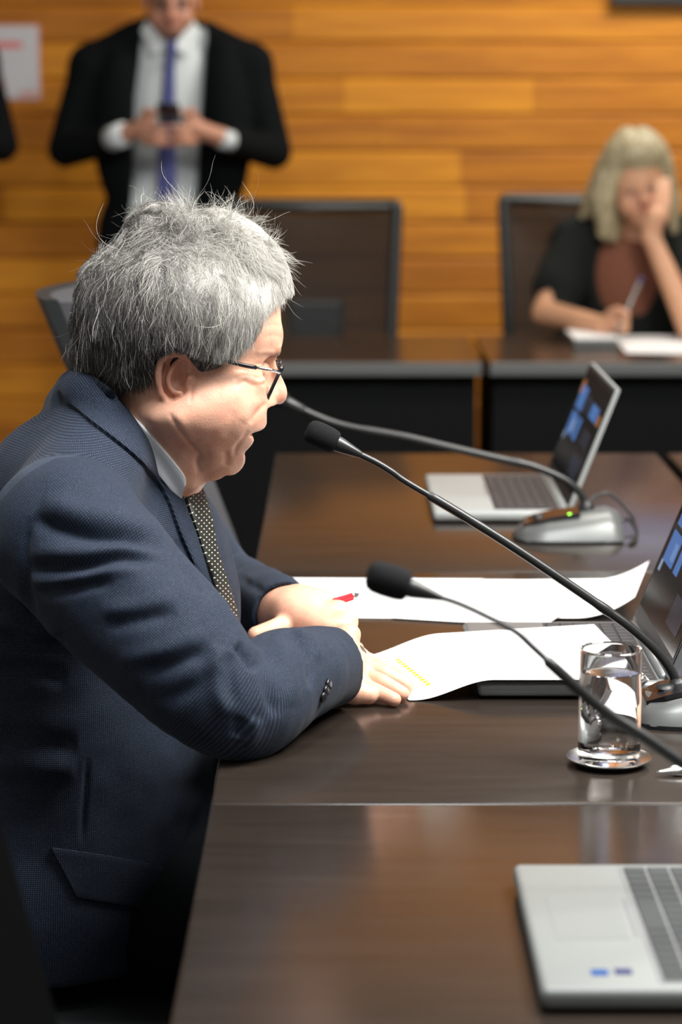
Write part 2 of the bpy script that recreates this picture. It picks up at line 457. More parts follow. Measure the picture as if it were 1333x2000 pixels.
# notice taped on the wall
def notice():
    t = tag(empty('notice', (-1.17, 8.978, 1.41)), 'pale notice with red print taped to the wood wall', 'poster')
    a = W(-75, 48, 8.978); b = W(80, 195, 8.978); x0, x1, z0, z1 = a[0], b[0], b[2], a[2]
    y = 8.978; e = .006
    G().box((x0, y-.001, z0), (x1, y+.001, z1)).make('sheet', 'pinkedge', t)
    G().box((x0+e, y-.002, z0+e), (x1-e, y-.001, z1-e)).make('printed_area', 'poster', t)
    g = G(); zz = W(0, 88, y)[2]; xx = x0+.03
    for ch in range(11):
        w = random.uniform(.012, .02)
        if xx+w < W(52, 88, y)[0]: g.box((xx, y-.003, zz-.011), (xx+w, y-.002, zz+.012))
        xx += w+.004
    g.make('heading', 'redink', t)
    G().box((W(40, 180, y)[0], y-.003, W(0, 188, y)[2]), (W(74, 180, y)[0], y-.002, W(0, 178, y)[2])).make('footer_mark', 'pinkedge', t)
    g = G(); g.box((W(0, 165, y)[0], y-.003, W(0, 172, y)[2]), (W(12, 165, y)[0], y-.002, W(0, 160, y)[2])); g.make('footer_mark', 'pinkedge', t)
notice()

# ================================================================== TABLES AND DESKS
XL, XR = -.126, .607
def table(y0, y1, x0, x1, label, m='table', group='conference tables'):
    t = tag(empty('conference_table', ((x0+x1)/2, (y0+y1)/2, 0)), label, 'table', group)
    autosmooth(G().box((x0, y0+.001, TZ-.03), (x1, y1-.001, TZ), .004, seg=3).make('tabletop', m, t), 60)
    for yy in (y0+.03, y1-.06): G().box((x0+.08, yy, 0), (x1-.04, yy+.03, TZ-.03), .002).make('leg_panel', 'panel', t)
    G().box((x1-.06, y0+.06, .25), (x1-.042, y1-.06, TZ-.03), .002).make('modesty_panel', 'panel', t)
    return t
table(1.075, 2.245, XL, XR, 'dark brown table nearest the camera, under the silver laptop and a desk microphone')
table(2.245, 3.410, XL, XR, 'dark brown table under the elbows and papers of the grey haired man')
table(3.410, 4.605, XL, XR, 'dark brown table carrying the farther open laptop and its microphone')
table(3.410, 4.605, .627, 1.36, 'dark brown table beyond the narrow gap at the right edge')
def bdesk(x0, x1, label):
    t = tag(empty('desk', ((x0+x1)/2, 6.6, 0)), label, 'desk', 'desks along the back wall')
    G().box((x0, 6.252, TZ-.028), (x1, 6.985, TZ), .002).make('desktop', 'desk', t)
    G().box((x0, 6.240, TZ-.034), (x1, 6.251, TZ-.001), .003).make('edge_trim', 'edge', t)
    G().box((x0+.012, 6.30, .05), (x1-.012, 6.32, TZ-.03)).make('front_panel', 'panel', t)
    for xx in (x0+.012, x1-.032): G().box((xx, 6.33, 0), (xx+.02, 6.95, TZ-.03)).make('side_panel', 'panel', t)
    return t
bdesk(-.62, .366, 'dark back desk in front of the empty mesh chair')
bdesk(.386, 1.56, 'dark back desk where the blonde woman sits writing')

# ================================================================== CHAIRS
def round_rect(w, h, r, n=6):
    out = []
    for cx, cz, a0 in ((w/2-r, h/2-r, 0), (-w/2+r, h/2-r, 90), (-w/2+r, -h/2+r, 180), (w/2-r, -h/2+r, 270)):
        for k in range(n+1):
            a = R_(a0+90*k/n); out.append((cx+r*math.cos(a), cz+r*math.sin(a)))
    return out
def chair(label, loc, face, width=.50, back_h=.58, top=1.10, lean=8, solid=False, group=None, seatz=.46, arms=True, pad='padding'):
    """local: sits facing -Y; then turned so it faces the angle given"""
    t = tag(empty('office_chair', (0, 0, 0)), label, 'chair', group)
    zc = top-back_h/2; la = math.tan(R_(lean))
    def bp(x, z, off=0):                     # point on the gently curved, leaning backrest
        return (x, .24+(z-zc)*la+.05*(1-(2*x/width)**2)+off, z)
    rr = round_rect(width, back_h, .035 if solid else .014)
    taper = lambda x, z: x*(1-.10*(top-z)/back_h)
    loop = [bp(taper(x, z+zc), z+zc) for x, z in rr]
    def panel(ins, y0, y1, m, name, par):
        g = G(); nx, nz = 12, 12; fr = []
        for side in (y0, y1):
            V = []
            for j in range(nz+1):
                for i in range(nx+1):
                    z = zc+(back_h/2-ins)*(2*j/nz-1); x = (width/2-ins)*(2*i/nx-1)
                    V.append(bp(taper(x, z), z, side))
            fr.append(V)
        V = fr[0]+fr[1]; n = (nx+1)*(nz+1); Fs = []
        for j in range(nz):
            for i in range(nx):
                a = j*(nx+1)+i; Fs.append((a, a+1, a+nx+2, a+nx+1)); Fs.append((n+a+nx+1, n+a+nx+2, n+a+1, n+a))
        rim = [i for i in range(nx+1)]+[(j+1)*(nx+1)-1 for j in range(1, nz+1)]+[nz*(nx+1)+i for i in range(nx-1, -1, -1)]+[j*(nx+1) for j in range(nz-1, 0, -1)]
        for i in range(len(rim)): a, b = rim[i], rim[(i+1) % len(rim)]; Fs.append((b, a, n+a, n+b))
        g.add(V, Fs); return autosmooth(g.make(name, m, par), 50)
    if solid:
        panel(.004, -.022, .018, pad, 'back_cushion', t); panel(0, .018, .040, 'chairmat', 'back_shell', t)
    else:
        g = G(); L = loop+[loop[0], loop[1]]; g.tube(L, .019, 10, caps=False); g.make('back_frame', 'chairmat', t, True)
        panel(.012, -.004, .000, 'mesh', 'back_mesh', t)
        G().box((-.085, .27+.0, zc-.13), (.085, .31, zc+.01), .012).make('lumbar_pad', 'chairmat', t)
    G().tube([bp(0, zc-.18, .03), (0, .34, .62), (0, .26, .50), (0, .10, seatz-.07)], [.022, .025, .025, .022], 10).make('back_support', 'chairmat', t, True)
    autosmooth(G().box((-.245, -.25, seatz-.06), (.245, .22, seatz), .028, seg=4).make('seat', pad if solid else 'chairmat', t))
    for s in ((-1, 1) if arms else ()):
        G().tube(spline([(s*.23, .02, seatz-.05), (s*.285, .02, seatz-.01), (s*.29, .02, seatz+.08)], 5), .014, 8).box((s*.29-.035, -.13, seatz+.08), (s*.29+.035, .12, seatz+.105), .010).make('armrest', 'chairmat', t)
    G().tube([(0, 0, .10), (0, 0, .26)], .028, 14).tube([(0, 0, .26), (0, 0, seatz-.06)], .016, 14).make('gas_column', 'black', t, True)
    for k in range(5):
        a = 2*math.pi*k/5+.3; d = Vector((math.cos(a), math.sin(a), 0))
        lg = G().tube([d*.02+Vector((0, 0, .115)), d*.30+Vector((0, 0, .075))], [.026, .017], 8).make('base_leg', 'black', t, True)
        c = d*.30; ax = Vector((-d.y, d.x, 0))
        G().tube([c+ax*-.022+Vector((0, 0, .03)), c+ax*.022+Vector((0, 0, .03))], .029, 16).make('caster', 'black', lg, True)
    t.rotation_euler = (0, 0, R_(face)); t.location = loc; WL[t.name] = Vector(loc); return t
chair('empty black mesh office chair behind the dark back desk', (-.078, 7.14, 0), 0, .50, .60, 1.092, group='mesh chairs at the back desks')
chair('black mesh office chair behind the seated blonde woman', (.755, 7.30, 0), 0, .50, .60, 1.104, group='mesh chairs at the back desks')

# ================================================================== LAPTOPS
def laptop(label, xf, xh, y0, y1, tilt, body='lapsilver', scr_h=.215, keym='keydark', tiles=True, stickers=False, k0=.47):
    t = tag(empty('laptop', ((xf+xh)/2, (y0+y1)/2, TZ)), label, 'laptop', 'open laptops on the tables')
    zb, zt = TZ+.003, TZ+.020; D = xh-xf; Wd = y1-y0
    base = autosmooth(G().box((xf, y0, zb), (xh, y1, zt), .006, seg=3).make('base', body, t), 50)
    for (a, b) in ((.06, .1), (.06, .9), (.9, .1), (.9, .9)):
        G().tube([(xf+a*D, y0+b*Wd, TZ), (xf+a*D, y0+b*Wd, zb+.001)], .008, 10).make('rubber_foot', 'black', base)
    kx0, kx1 = xf+k0*D, xf+.93*D; ky0, ky1 = y0+.05*Wd, y1-.05*Wd
    wl = G().box((kx0-.003, ky0-.003, zt-.0005), (kx1+.003, ky1+.003, zt+.0004)).make('key_well', 'lapgrey' if keym == 'key' else 'keydark', t)
    g = G(); rows = 6; cols = 17; kh = (kx1-kx0)/rows; kw = (ky1-ky0)/cols
    for r in range(rows):
        c = 0; off = 0
        while c < cols-.01:
            w = 1
            if r == 0 and abs(c-5) < .3: w = 5
            elif c == 0 and r in (1, 2, 3): w = 1.5
            elif abs(c-11.5) < .3 and r in (1, 2, 3): w = 1.5
            w = min(w, cols-c)
            # columns run from the user's left (far side) to the right (near side)
            ya, yb = ky1-(c+w)*kw+.0012, ky1-c*kw-.0012
            g.box((kx0+r*kh+.0012, ya, zt), (kx0+(r+1)*kh-.0012, yb, zt+.0016), .0006, seg=1); c += w
    g.make('keyboard', keym, t)
    G().box((xf+.09*D, y0+.36*Wd, zt-.0005), (xf+(k0-.06)*D, y1-.30*Wd, zt+.0003), .0002).make('touchpad', {'lapsilver': 'pad', 'lapnear': 'padnear'}.get(body, 'lapgrey'), t)
    G().box((xf+(k0-.04)*D, y0+.38*Wd, zt-.0005), (xf+(k0-.025)*D, y1-.32*Wd, zt+.0003)).make('palm_rest_bar', 'lapgrey', t)
    G().tube([(xh-.004, y0+.02, zt), (xh-.004, y1-.02, zt)], .006, 10).make('hinge', body, t, True)
    # lid, hinged at the back edge and leaning away from the user
    a = R_(tilt); dx, dz = math.sin(a), math.cos(a); nx, nz = -math.cos(a), math.sin(a)   # n faces the user
    o = Vector((xh-.002, 0, zt+.004))
    def lp(u, y, off): return (o.x+dx*u+nx*off, y, o.z+dz*u+nz*off)
    def plate(u0, u1, ya, yb, f0, f1, m, name, par, g=None):
        q = [lp(u, y, f) for f in (f0, f1) for u, y in ((u0, ya), (u1, ya), (u1, yb), (u0, yb))]
        g2 = g or G(); g2.add(q, [(0, 1, 2, 3), (7, 6, 5, 4), (0, 4, 5, 1), (1, 5, 6, 2), (2, 6, 7, 3), (3, 7, 4, 0)])
        return g2 if g else autosmooth(g2.make(name, m, par))
    lid = plate(0, scr_h+.012, y0, y1, -.007, 0, body, 'lid', t)
    bez = plate(.004, scr_h+.008, y0+.004, y1-.004, 0, .0012, 'black', 'bezel', lid)
    plate(.022, scr_h, y0+.012, y1-.012, .001, .0018, 'screen', 'display', lid)
    def tl(us, vs, m, name):
        for (u0, u1), (v0, v1) in zip(us, vs):
            g = G(); plate(.022+u0*(scr_h-.022), .022+u1*(scr_h-.022), y1-.014-v1*(Wd-.028), y1-.014-v0*(Wd-.028), .0016, .0022, m, name, t, g)
            g.make(name, m, lid)
    if tiles:
        tl([(.62, .86), (.36, .58), (.36, .58), (.66, .80)], [(.06, .30), (.06, .30), (.36, .46), (.60, .86)], 'tileblue', 'video_tile')
        tl([(.66, .82), (.1, .3), (.40, .55)], [(.38, .52), (.62, .90), (.62, .9)], 'tiledark', 'video_tile')
        tl([(.76, .90), (.66, .76)], [(.02, .12), (.90, .98)], 'tileorange', 'video_tile')
        tl([(.40, .52), (.28, .36)], [(.20, .28), (.05, .09)], 'tilepale', 'video_tile')
    if stickers:
        G().box((xf+.040, y0+.028, zt), (xf+.053, y0+.040, zt+.0004)).make('blue_sticker', 'bluesticker', t)
        G().box((xf+.058, y0+.030, zt), (xf+.071, y0+.042, zt+.0004)).make('navy_sticker', 'navysticker', t)
    return t
laptop('open laptop on the farthest table, screen showing a blue video call', .148, .365, 3.815, 4.21, 21, scr_h=.195)
laptop('open laptop half covered by the speaker\'s printed page', .154, .371, 2.655, 2.985, 22, body='lapgrey', scr_h=.205)
laptop('silver laptop with two blue stickers in the lower right corner', .148, .375, 1.700, 2.000, 24, body='lapnear', keym='key', scr_h=.2, stickers=True, k0=.405)

# ================================================================== DESK MICROPHONES
def microphone(label, base_x, base_y, path, foam, rt=(.0052, .0036), length=.165, button=True):
    x0 = base_x; t = tag(empty('desk_microphone', (x0+length/2, base_y, TZ)), label, 'microphone', 'gooseneck microphones')
    L = length; hw = .056
    prof = [(0, .007, .30), (.03, .013, .62), (.10, .024, .9), (.30, .033, 1.), (.62, .041, 1.), (.86, .046, .96), (.97, .040, .90), (1, .016, .84)]
    rings = []
    for u, h, w in prof:
        x = x0+u*L; ww = hw*w; r = []
        for k in range(24):
            a = 2*math.pi*k/24; c, s = math.cos(a), math.sin(a)
            yy = ww*(abs(c)**.7)*(1 if c > 0 else -1); zz = (abs(s)**.6)*(1 if s > 0 else -.05)
            top_in = 1-.34*max(0, zz)**1.5
            r.append((x, base_y+yy*top_in, TZ+.004+h*max(zz, 0)))
        rings.append(r)
    sh = autosmooth(G().loft(rings).make('base_shell', 'silver', t, True), 70)
    fl = []
    for k in range(28):
        a = 2*math.pi*k/28; fl.append((math.copysign(abs(math.cos(a))**.6, math.cos(a)), math.copysign(abs(math.sin(a))**.6, math.sin(a))))
    bt = G().loft([[(x0+L/2+c*(L/2+.003), base_y+s*hw*1.03, TZ+z) for c, s in fl] for z in (0, .005)]).make('bottom_plate', 'black', t)
    # dark control panel on the sloping front and its talk button, light
    pz = lambda u: TZ+.004+np.interp(u, [p[0] for p in prof], [p[1] for p in prof])
    g = G(); rr = []
    for u in (.08, .20, .35, .50, .60):
        ww = hw*.58*(.8 if u < .1 else 1); rr.append([(x0+u*L, base_y-ww, pz(u)+.0012), (x0+u*L, base_y+ww, pz(u)+.0012), (x0+u*L, base_y+ww, pz(u)-.004), (x0+u*L, base_y-ww, pz(u)-.004)])
    g.loft(rr).make('control_panel', 'phone', t)
    u = .22; G().lathe([(0, .004), (.009, .0035), (.011, 0)], (x0+u*L, base_y, pz(u)+.001), 20).make('talk_button', 'black', t, True)
    u = .50; G().lathe([(0, .002), (.0022, .0012), (.0026, 0)], (x0+u*L, base_y-.030, pz(u)+.0008), 12).make('status_light', 'led', t, True)
    p = [Vector(q) for q in path]; root = p[0]
    G().lathe([(0, .012), (.008, .012), (.012, .004), (.015, -.010), (.015, -.03)], root, 20).make('neck_socket', 'black', t, True)
    # gooseneck: flexible ribbed foot, plain rod, flexible ribbed tip
    P2 = spline(p, 14); n = len(P2); cum = [0]
    for i in range(1, n): cum.append(cum[-1]+(P2[i]-P2[i-1]).length)
    tot = cum[-1]
    dense = []; rs = []; step = .0011; i = 0; s = 0
    while s < tot:
        while cum[i+1] < s: i += 1
        q = P2[i].lerp(P2[i+1], (s-cum[i])/max(cum[i+1]-cum[i], 1e-9)); f = s/tot
        ribs = f < .26 or f > .80
        r = rt[0] if f < .80 else rt[1]
        if f > .26 and f < .30: r *= 1.12
        if ribs: r *= 1+.10*math.sin(s/.0022*2*math.pi)
        elif len(dense) and s % .008 > step: s += step; continue
        dense.append(q); rs.append(r); s += step
    G().tube(dense, rs, 14).make('gooseneck', 'neck', t, True)
    a = P2[-1]; d = (P2[-1]-P2[-4]).normalized(); fl_, fr = foam
    G().lathe([(rt[1], -.004), (rt[1]*1.3, 0), (.0085, .022), (.0085, .032)], a, 20, axis=d).make('capsule_collar', 'neck', t, True)
    pr = [(0, 0), (fr*.80, 0), (fr*.93, .003), (fr, .009), (fr*1.02, fl_*.55), (fr*.97, fl_*.8), (fr*.80, fl_*.93), (fr*.45, fl_*.995), (0, fl_)]
    pp = []
    for k in range(len(pr)-1):
        for j in range(3): pp.append((pr[k][0]+(pr[k+1][0]-pr[k][0])*j/3, pr[k][1]+(pr[k+1][1]-pr[k][1])*j/3))
    pp.append(pr[-1]); G().lathe(pp, a+d*.026, 28, axis=d).make('foam_windscreen', 'foam', t, True)
    return t
Ym = 2.585
microphone('gooseneck microphone in focus, aimed at the grey haired man\'s mouth', .318, 2.572,
  [W(1326, 1345, Ym), W(1311, 1308, Ym), W(1280, 1268, Ym), W(1235, 1228, Ym), W(1190, 1195, Ym), W(1080, 1120, Ym), W(985, 1057, Ym), W(885, 995, Ym), W(795, 942, Ym), W(765, 921, Ym), W(735, 903, Ym), W(700, 886, Ym)], (.036, .0138))
Yf = 3.68
microphone('gooseneck microphone beside the farther laptop, tip by the man\'s nose', .268, 3.68,
  [W(1146, 992, Yf), W(1135, 965, Yf), W(1105, 938, Yf), W(1045, 912, Yf), W(980, 897, Yf), W(880, 874, Yf), W(790, 853, Yf), W(700, 837, Yf), W(655, 826, Yf), W(618, 812, Yf), W(590, 799, Yf)], (.036, .0138), (.0062, .0052))
Yn = 1.93
microphone('blurred gooseneck microphone nearest the camera, head over the papers', .43, 1.96,
  [np.array((.535, Yn, .80)), W(1440, 1558, Yn), W(1333, 1490, Yn), W(1260, 1440, Yn), W(1190, 1395, Yn), W(1130, 1345, Yn), W(1080, 1300, Yn), W(1040, 1263, Yn), W(1005, 1232, Yn), W(950, 1203, Yn), W(900, 1180, Yn), W(858, 1166, Yn)], (.036, .0138), (.0052, .0028))
def cable(label, pts, r=.0028):
    tag(G().tube(spline(pts, 8), r, 8).make('microphone_cable', 'neck', smooth=True), label, 'cable')
cable('looped dark cable behind the far microphone base', [(.43, 3.70, TZ+.022), (.447, 3.70, TZ+.026), (.455, 3.66, TZ+.012), (.440, 3.615, TZ+.004), (.455, 3.66, TZ+.005), (.46, 3.76, TZ+.02), (.43, 3.80, TZ+.05), (.40, 3.79, TZ+.045), (.385, 3.77, TZ+.02)])
cable('dark cable with metal plug behind the middle microphone base', [(.352, 2.63, TZ+.014), (.375, 2.628, TZ+.020), (.40, 2.625, TZ+.034), (.44, 2.63, TZ+.040), (.50, 2.65, TZ+.02)], .004)
pl = tag(empty('cable_lock', (.335, 2.635, TZ)), 'chrome cable lock at the corner of the half covered laptop', 'lock')
G().lathe([(0, -.010), (.006, -.010), (.0075, -.006), (.0075, .006), (.005, .010), (0, .010)], (.333, 2.640, TZ+.0115), 20, axis=(0, 1, 0)).make('barrel', 'chrome', pl, True)
G().lathe([(0, -.008), (.005, -.008), (.0065, 0), (.005, .008), (0, .008)], (.334, 2.637, TZ+.026), 16, axis=(.9, .2, .4)).make('swivel', 'chrome', pl, True)

# ================================================================== GLASS OF WATER
gx, gy = T(1190, 1492)[:2]
cst = tag(G().lathe([(0, .002), (.026, .002), (.030, .003), (.036, .0055), (.0425, .0075), (.0435, .0085), (.0425, .0068), (.036, .0030), (.030, 0), (0, 0)], (gx, gy, TZ), 64).make('coaster', 'steel', smooth=True), 'shiny round steel coaster under the water glass', 'coaster')
gr = .0318; gz = TZ+.0032; GH = .118
gl = tag(empty('drinking_glass', (gx, gy, gz)), 'clear straight drinking glass standing on the steel coaster', 'glass')
G().lathe([(0, 0), (gr-.004, 0), (gr-.001, .002), (gr, .006), (gr, GH-.003), (gr+.0002, GH-.0012), (gr-.0009, GH), (gr-.0022, GH-.0012), (gr-.0019, GH-.003), (gr-.0015, .016), (gr-.004, .013), (0, .012)], (gx, gy, gz), 72).make('tumbler', 'glass', gl, True); autosmooth(gl.children[0], 30)
wat = tag(G().lathe([(0, .0121), (gr-.004, .0131), (gr-.00145, .0161), (gr-.00145, .0950), (gr-.003, .0940), (0, .0938)], (gx, gy, gz), 72).make('water', 'water', smooth=True), 'water filling the drinking glass most of the way', 'water'); autosmooth(wat, 30); autosmooth(cst, 40)
for i, (px, py, ang, lab) in enumerate(((1283, 1508, 8, 'silver pen lying at the right table edge, nearer one'), (1308, 1499, 12, 'silver pen lying at the right table edge, behind the other'))):
    a = Vector(T(px, py, TZ+.005)); d = Vector((math.cos(R_(ang)), math.sin(R_(ang)), 0))
    t = tag(empty('ballpoint_pen', a), lab, 'pen', 'silver pens by the glass')
    G().tube([a+d*s for s in (0, .004, .018, .022, .12, .125)], [.0008, .0018, .0045, .005, .005, .003], 14).make('barrel', 'steel', t, True)
    G().tube([a+d*.124, a+d*.130], .0025, 10).make('push_button', 'black', t, True)

# ================================================================== PAPERS
def sheet(label, pts, m=3, thick=.0004, curl=None, extra=None, name='paper_sheet', group='printed pages on the table', marks=None):
    """pts: four corners in order (near-left, near-right, far-right, far-left); curl(u,v) adds height"""
    p = [np.array(q, float) for q in pts]; nu, nv = 36, 24; V = []; 
    def P(u, v, up=0):
        q = p[0]*(1-u)*(1-v)+p[1]*u*(1-v)+p[2]*u*v+p[3]*(1-u)*v
        return q+np.array((0, 0, (curl(u, v) if curl else 0)+up))
    for up in (thick, 0):
        for j in range(nv+1):
            for i in range(nu+1): V.append(P(i/nu, j/nv, up))
    n = (nu+1)*(nv+1); Fs = []
    for j in range(nv):
        for i in range(nu):
            a = j*(nu+1)+i; Fs.append((a, a+1, a+nu+2, a+nu+1)); Fs.append((n+a+nu+1, n+a+nu+2, n+a+1, n+a))
    rim = list(range(nu+1))+[(j+1)*(nu+1)-1 for j in range(1, nv+1)]+[nv*(nu+1)+i for i in range(nu-1, -1, -1)]+[j*(nu+1) for j in range(nv-1, 0, -1)]
    for i in range(len(rim)): a, b = rim[i], rim[(i+1) % len(rim)]; Fs.append((b, a, n+a, n+b))
    o = tag(make(name, V, Fs, 'white', smooth=True), label, 'paper', group); autosmooth(o, 40)
    for nm, mm, rects in (marks or []):
        g = G()
        for (u0, u1, v0, v1) in rects:
            g.add([P(u, v, thick+.0002) for u, v in ((u0, v0), (u1, v0), (u1, v1), (u0, v1))], [(0, 1, 2, 3)])
        g.make(nm, mm, o)
    return o
z = TZ+.0006
sheet('white page on the table, left end of the back row of papers', [(*T(525, 1206)[:2], z), (*T(800, 1209)[:2], z), (*T(945, 1132)[:2], z), (*T(527, 1130)[:2], z)])
sheet('white page in the middle of the back row, overlapping the left one', [(*T(766, 1209)[:2], z+.0008), (*T(1075, 1228)[:2], z+.0008), (*T(1200, 1136)[:2], z+.0008), (*T(905, 1134)[:2], z+.0008)], curl=lambda u, v: .004*max(0, u-.4)+.012*max(0, u-.6)*(1-v))
sheet('white page at the right end of the back row, curling against the laptop screen', [(*T(1010, 1212)[:2], z+.0016), (*T(1240, 1212)[:2], z+.0016), (*T(1268, 1138)[:2], z+.0016), (*T(1040, 1137)[:2], z+.0016)], curl=lambda u, v: .001+.028*max(0, (u-.5)/.5)**2)
def curlf(u, v):
    s = min(max((u-.02)/.33, 0), 1); return .0006+.0235*(s*s*(3-2*s))
lines = [(.30+.052*k, .318+.052*k, .08, .08+.84*random.uniform(.75, 1)) for k in range(12)]
yel = []
for k in range(12): yel.append((.122+.003*(k % 2), .142, .20+.05*k, .20+.05*k+.040))
for k in range(5): yel.append((.078, .094, .62+.05*k, .62+.05*k+.038))
sheet('white printed page with yellow highlighting under the man\'s flat hand', [(*T(800, 1370)[:2], z), (*T(1268, 1370)[:2], z), (*T(1160, 1258)[:2], z), (*T(690, 1287)[:2], z)], curl=curlf, marks=[('printed_line', 'ink', lines), ('highlighted_text', 'yellow', yel)])
# woman's desk
z = TZ+.001
sheet('white pages on the back desk under the writing woman\'s hand', [(*T(1225, 690)[:2], z), (*T(1420, 694)[:2], z), (*T(1400, 656)[:2], z), (*T(1195, 657)[:2], z)], group='papers on the back desk')
a = T(1120, 678); b = T(1186, 660)
t = tag(empty('tissue_box', ((a[0]+b[0])/2, (a[1]+b[1])/2, TZ)), 'small white box on the back desk left of the writing woman\'s papers', 'box')
G().box((a[0], a[1]-.02, TZ), (b[0], b[1], TZ+.022), .003).make('carton', 'edge', t)
G().box((a[0]-.001, a[1]-.021, TZ+.022), (b[0]+.001, b[1]+.001, TZ+.030), .003).make('lid', 'white', t)

# ================================================================== THE GREY HAIRED MAN
YH = 2.72; S1 = 1/1711.; TURN = R_(5); O_ = W(350, 680, YH); RH = rotz(TURN)
def Hl(px, py, w=0):                         # head-local point that shows at this pixel, w pixels beyond the middle plane
    P = W(px, py, YH+w*S1); return (P-O_)@RH
def Hw(px, py, w=0): return O_+RH@Hl(px, py, w)
def tow(L): return O_+np.asarray(L)@RH.T
def hm(px, py, w):                           # feature given on the near side and its mirrored twin
    a = Hl(px, py, w); b = a*np.array((1, -1, 1)); return tow(a), tow(b)
def he(px, py, w, r, op='u', k=10, tilt=0, twin=False):
    R = RH@roty(R_(tilt)); r = [q*S1 for q in r]
    if twin: return [ell(c, r, R, op, k*S1) for c in hm(px, py, w)]
    return [ell(tow(Hl(px, py, w)), r, R, op, k*S1)]
PROFILE = [(545, 585), (548.4, 625), (552.6, 645.5), (553, 657), (551, 672), (547, 684), (542, 694), (538, 703), (539.5, 714), (547, 730), (554, 742), (559.4, 756), (560.8, 768), (558.6, 780), (552.6, 787.5), (545.8, 790), (537, 788.5), (525, 787), (517.8, 788.5), (516.5, 798), (517.5, 809), (518, 818), (514, 826), (508, 829.5), (500, 831), (490, 833), (484, 836), (490, 841), (492, 849), (489, 857), (483, 865), (476.5, 871.6), (474.5, 876), (476.6, 885), (476.8, 899), (473, 909), (466, 916.7), (455.7, 921.8), (445.5, 922), (439.5, 921), (434, 924.5), (427, 929), (417, 932), (404, 932), (389, 930), (364, 938), (300, 1000), (100, 1100), (-100, 900), (-100, 300), (300, 250), (470, 420), (530, 520)]
_pl = [Hl(x, y)[[0, 2]] for x, y in PROFILE]
def profile_fn(P):
    q = (P-O_)@RH; return poly2(q[..., 0], q[..., 2], _pl)
skull = he(350, 612, 0, (192, 172, 130), k=30, tilt=12) + he(452, 645, 0, (100, 105, 108), k=40, tilt=10)
head = list(skull)
head += he(418, 785, 0, (124, 150, 106), k=40, tilt=14) + he(398, 850, 0, (96, 86, 102), k=60) + he(438, 880, 0, (42, 46, 52), k=25)
head += he(405, 880, 0, (62, 52, 78), k=25)
head += he(448, 752, -62, (56, 46, 36), k=45, twin=True)      # cheek
head += he(345, 805, -74, (70, 84, 40), k=60, twin=True)
head += he(505, 690, -46, (44, 14, 34), k=18, tilt=14, twin=True)   # brow ridge
head += he(528, 722, -45, (26, 24, 27), 's', k=16, twin=True)       # eye hollow
head += he(500, 724, -44, (27, 20, 26), k=8, twin=True)             # closed eye bulge
head += he(470, 752, -66, (34, 10, 26), k=14, tilt=25, twin=True)   # bag below the eye
head += [chain([tow(Hl(528, 690, 0)), tow(Hl(541, 735, 0)), tow(Hl(540, 768, 0))], [13*S1, 15*S1, 21*S1], 'u', 9*S1)]
head += he(540, 768, 0, (24, 24, 24), k=8) + he(527, 774, -17, (20, 14, 13), k=6, twin=True)
head += he(534, 790, -10, (11, 5, 6), 's', k=4, tilt=-10, twin=True)
head += he(502, 812, 0, (22, 22, 40), k=14) + he(478, 850, 0, (18, 13, 36), k=8)
head += [P_(profile_fn, 'i', 4*S1)]
head += he(478, 836, 0, (26, 3.2, 37), 's', k=4, tilt=20)           # parted lips
head += [chain([tow(Hl(516, 792, -30)), tow(Hl(492, 815, -50)), tow(Hl(470, 842, -56))], [2*S1, 2.4*S1, 1*S1], 's', 9*S1)]  # smile fold
head += [chain([tow(Hl(438, 850, -70)), tow(Hl(446, 885, -58)), tow(Hl(440, 915, -45))], [2*S1, 3*S1, 2*S1], 's', 9*S1)]
# ear: rim, inner fold, bowl, tragus and lobe
wE = -128
def eh(px, py, w=0): return tow(Hl(px, py, wE+w))
head += [ell(eh(342, 740, 8), (33*S1, 54*S1, 13*S1)[0:1]+(12*S1, 55*S1), RH@roty(R_(8)), 'u', 6*S1)]
head += [ell(eh(343, 742, -10), (24*S1, 14*S1, 44*S1), RH@roty(R_(8)), 's', 6*S1)]
for tw in (0,):
    rim = [(370, 722, 2), (373, 706, -3), (367, 692, -9), (353, 685, -13), (338, 685, -15), (324, 692, -16), (313, 707, -17), (309, 727, -18), (310, 748, -17), (315, 768, -14), (324, 783, -10), (336, 792, -6), (349, 796, -4)]
    head += [chain([eh(*q) for q in rim], [5*S1]+[6.6*S1]*7+[5.8*S1]*2+[6*S1]*2+[9*S1], 'u', 4*S1)]
    head += [chain([eh(*q) for q in [(350, 700, -4), (340, 713, -9), (332, 728, -12), (328, 742, -12), (331, 755, -11), (340, 765, -9), (352, 768, -8)]], [3*S1, 4.6*S1, 5*S1, 5*S1, 5*S1, 5*S1, 5*S1], 'u', 4*S1)]
    head += [ell(eh(348, 742, -4), (13*S1, 16*S1, 20*S1), RH@roty(R_(10)), 's', 4*S1)]
    head += [chain([eh(374, 728, 4), eh(370, 740, -5), eh(366, 752, -2), eh(368, 765, 2)], [5*S1, 6*S1, 5*S1, 4*S1], 'u', 5*S1)]
    head += [ell(eh(354, 785, -2), (15*S1, 10*S1, 14*S1), RH, 'u', 5*S1)]
    # the far ear, plainer
    a = (np.array(eh(342, 742, 0))-O_)@RH*np.array((1, -1, 1)); head += [ell(tow(a), (32*S1, 12*S1, 54*S1), RH@roty(R_(8)), 'u', 6*S1)]
YB = 2.74; RJ = rotz(R_(-18))
neckp = [chain([W(335, 790, 2.72), W(302, 860, 2.73), W(262, 960, 2.745)], [.064, .067, .075], 'u', .022)]
neckp += [chain([tow(Hl(318, 800, -92)), W(352, 880, 2.672), W(368, 940, 2.69)], [.012, .011, .010], 'u', .016)]   # the cord of muscle
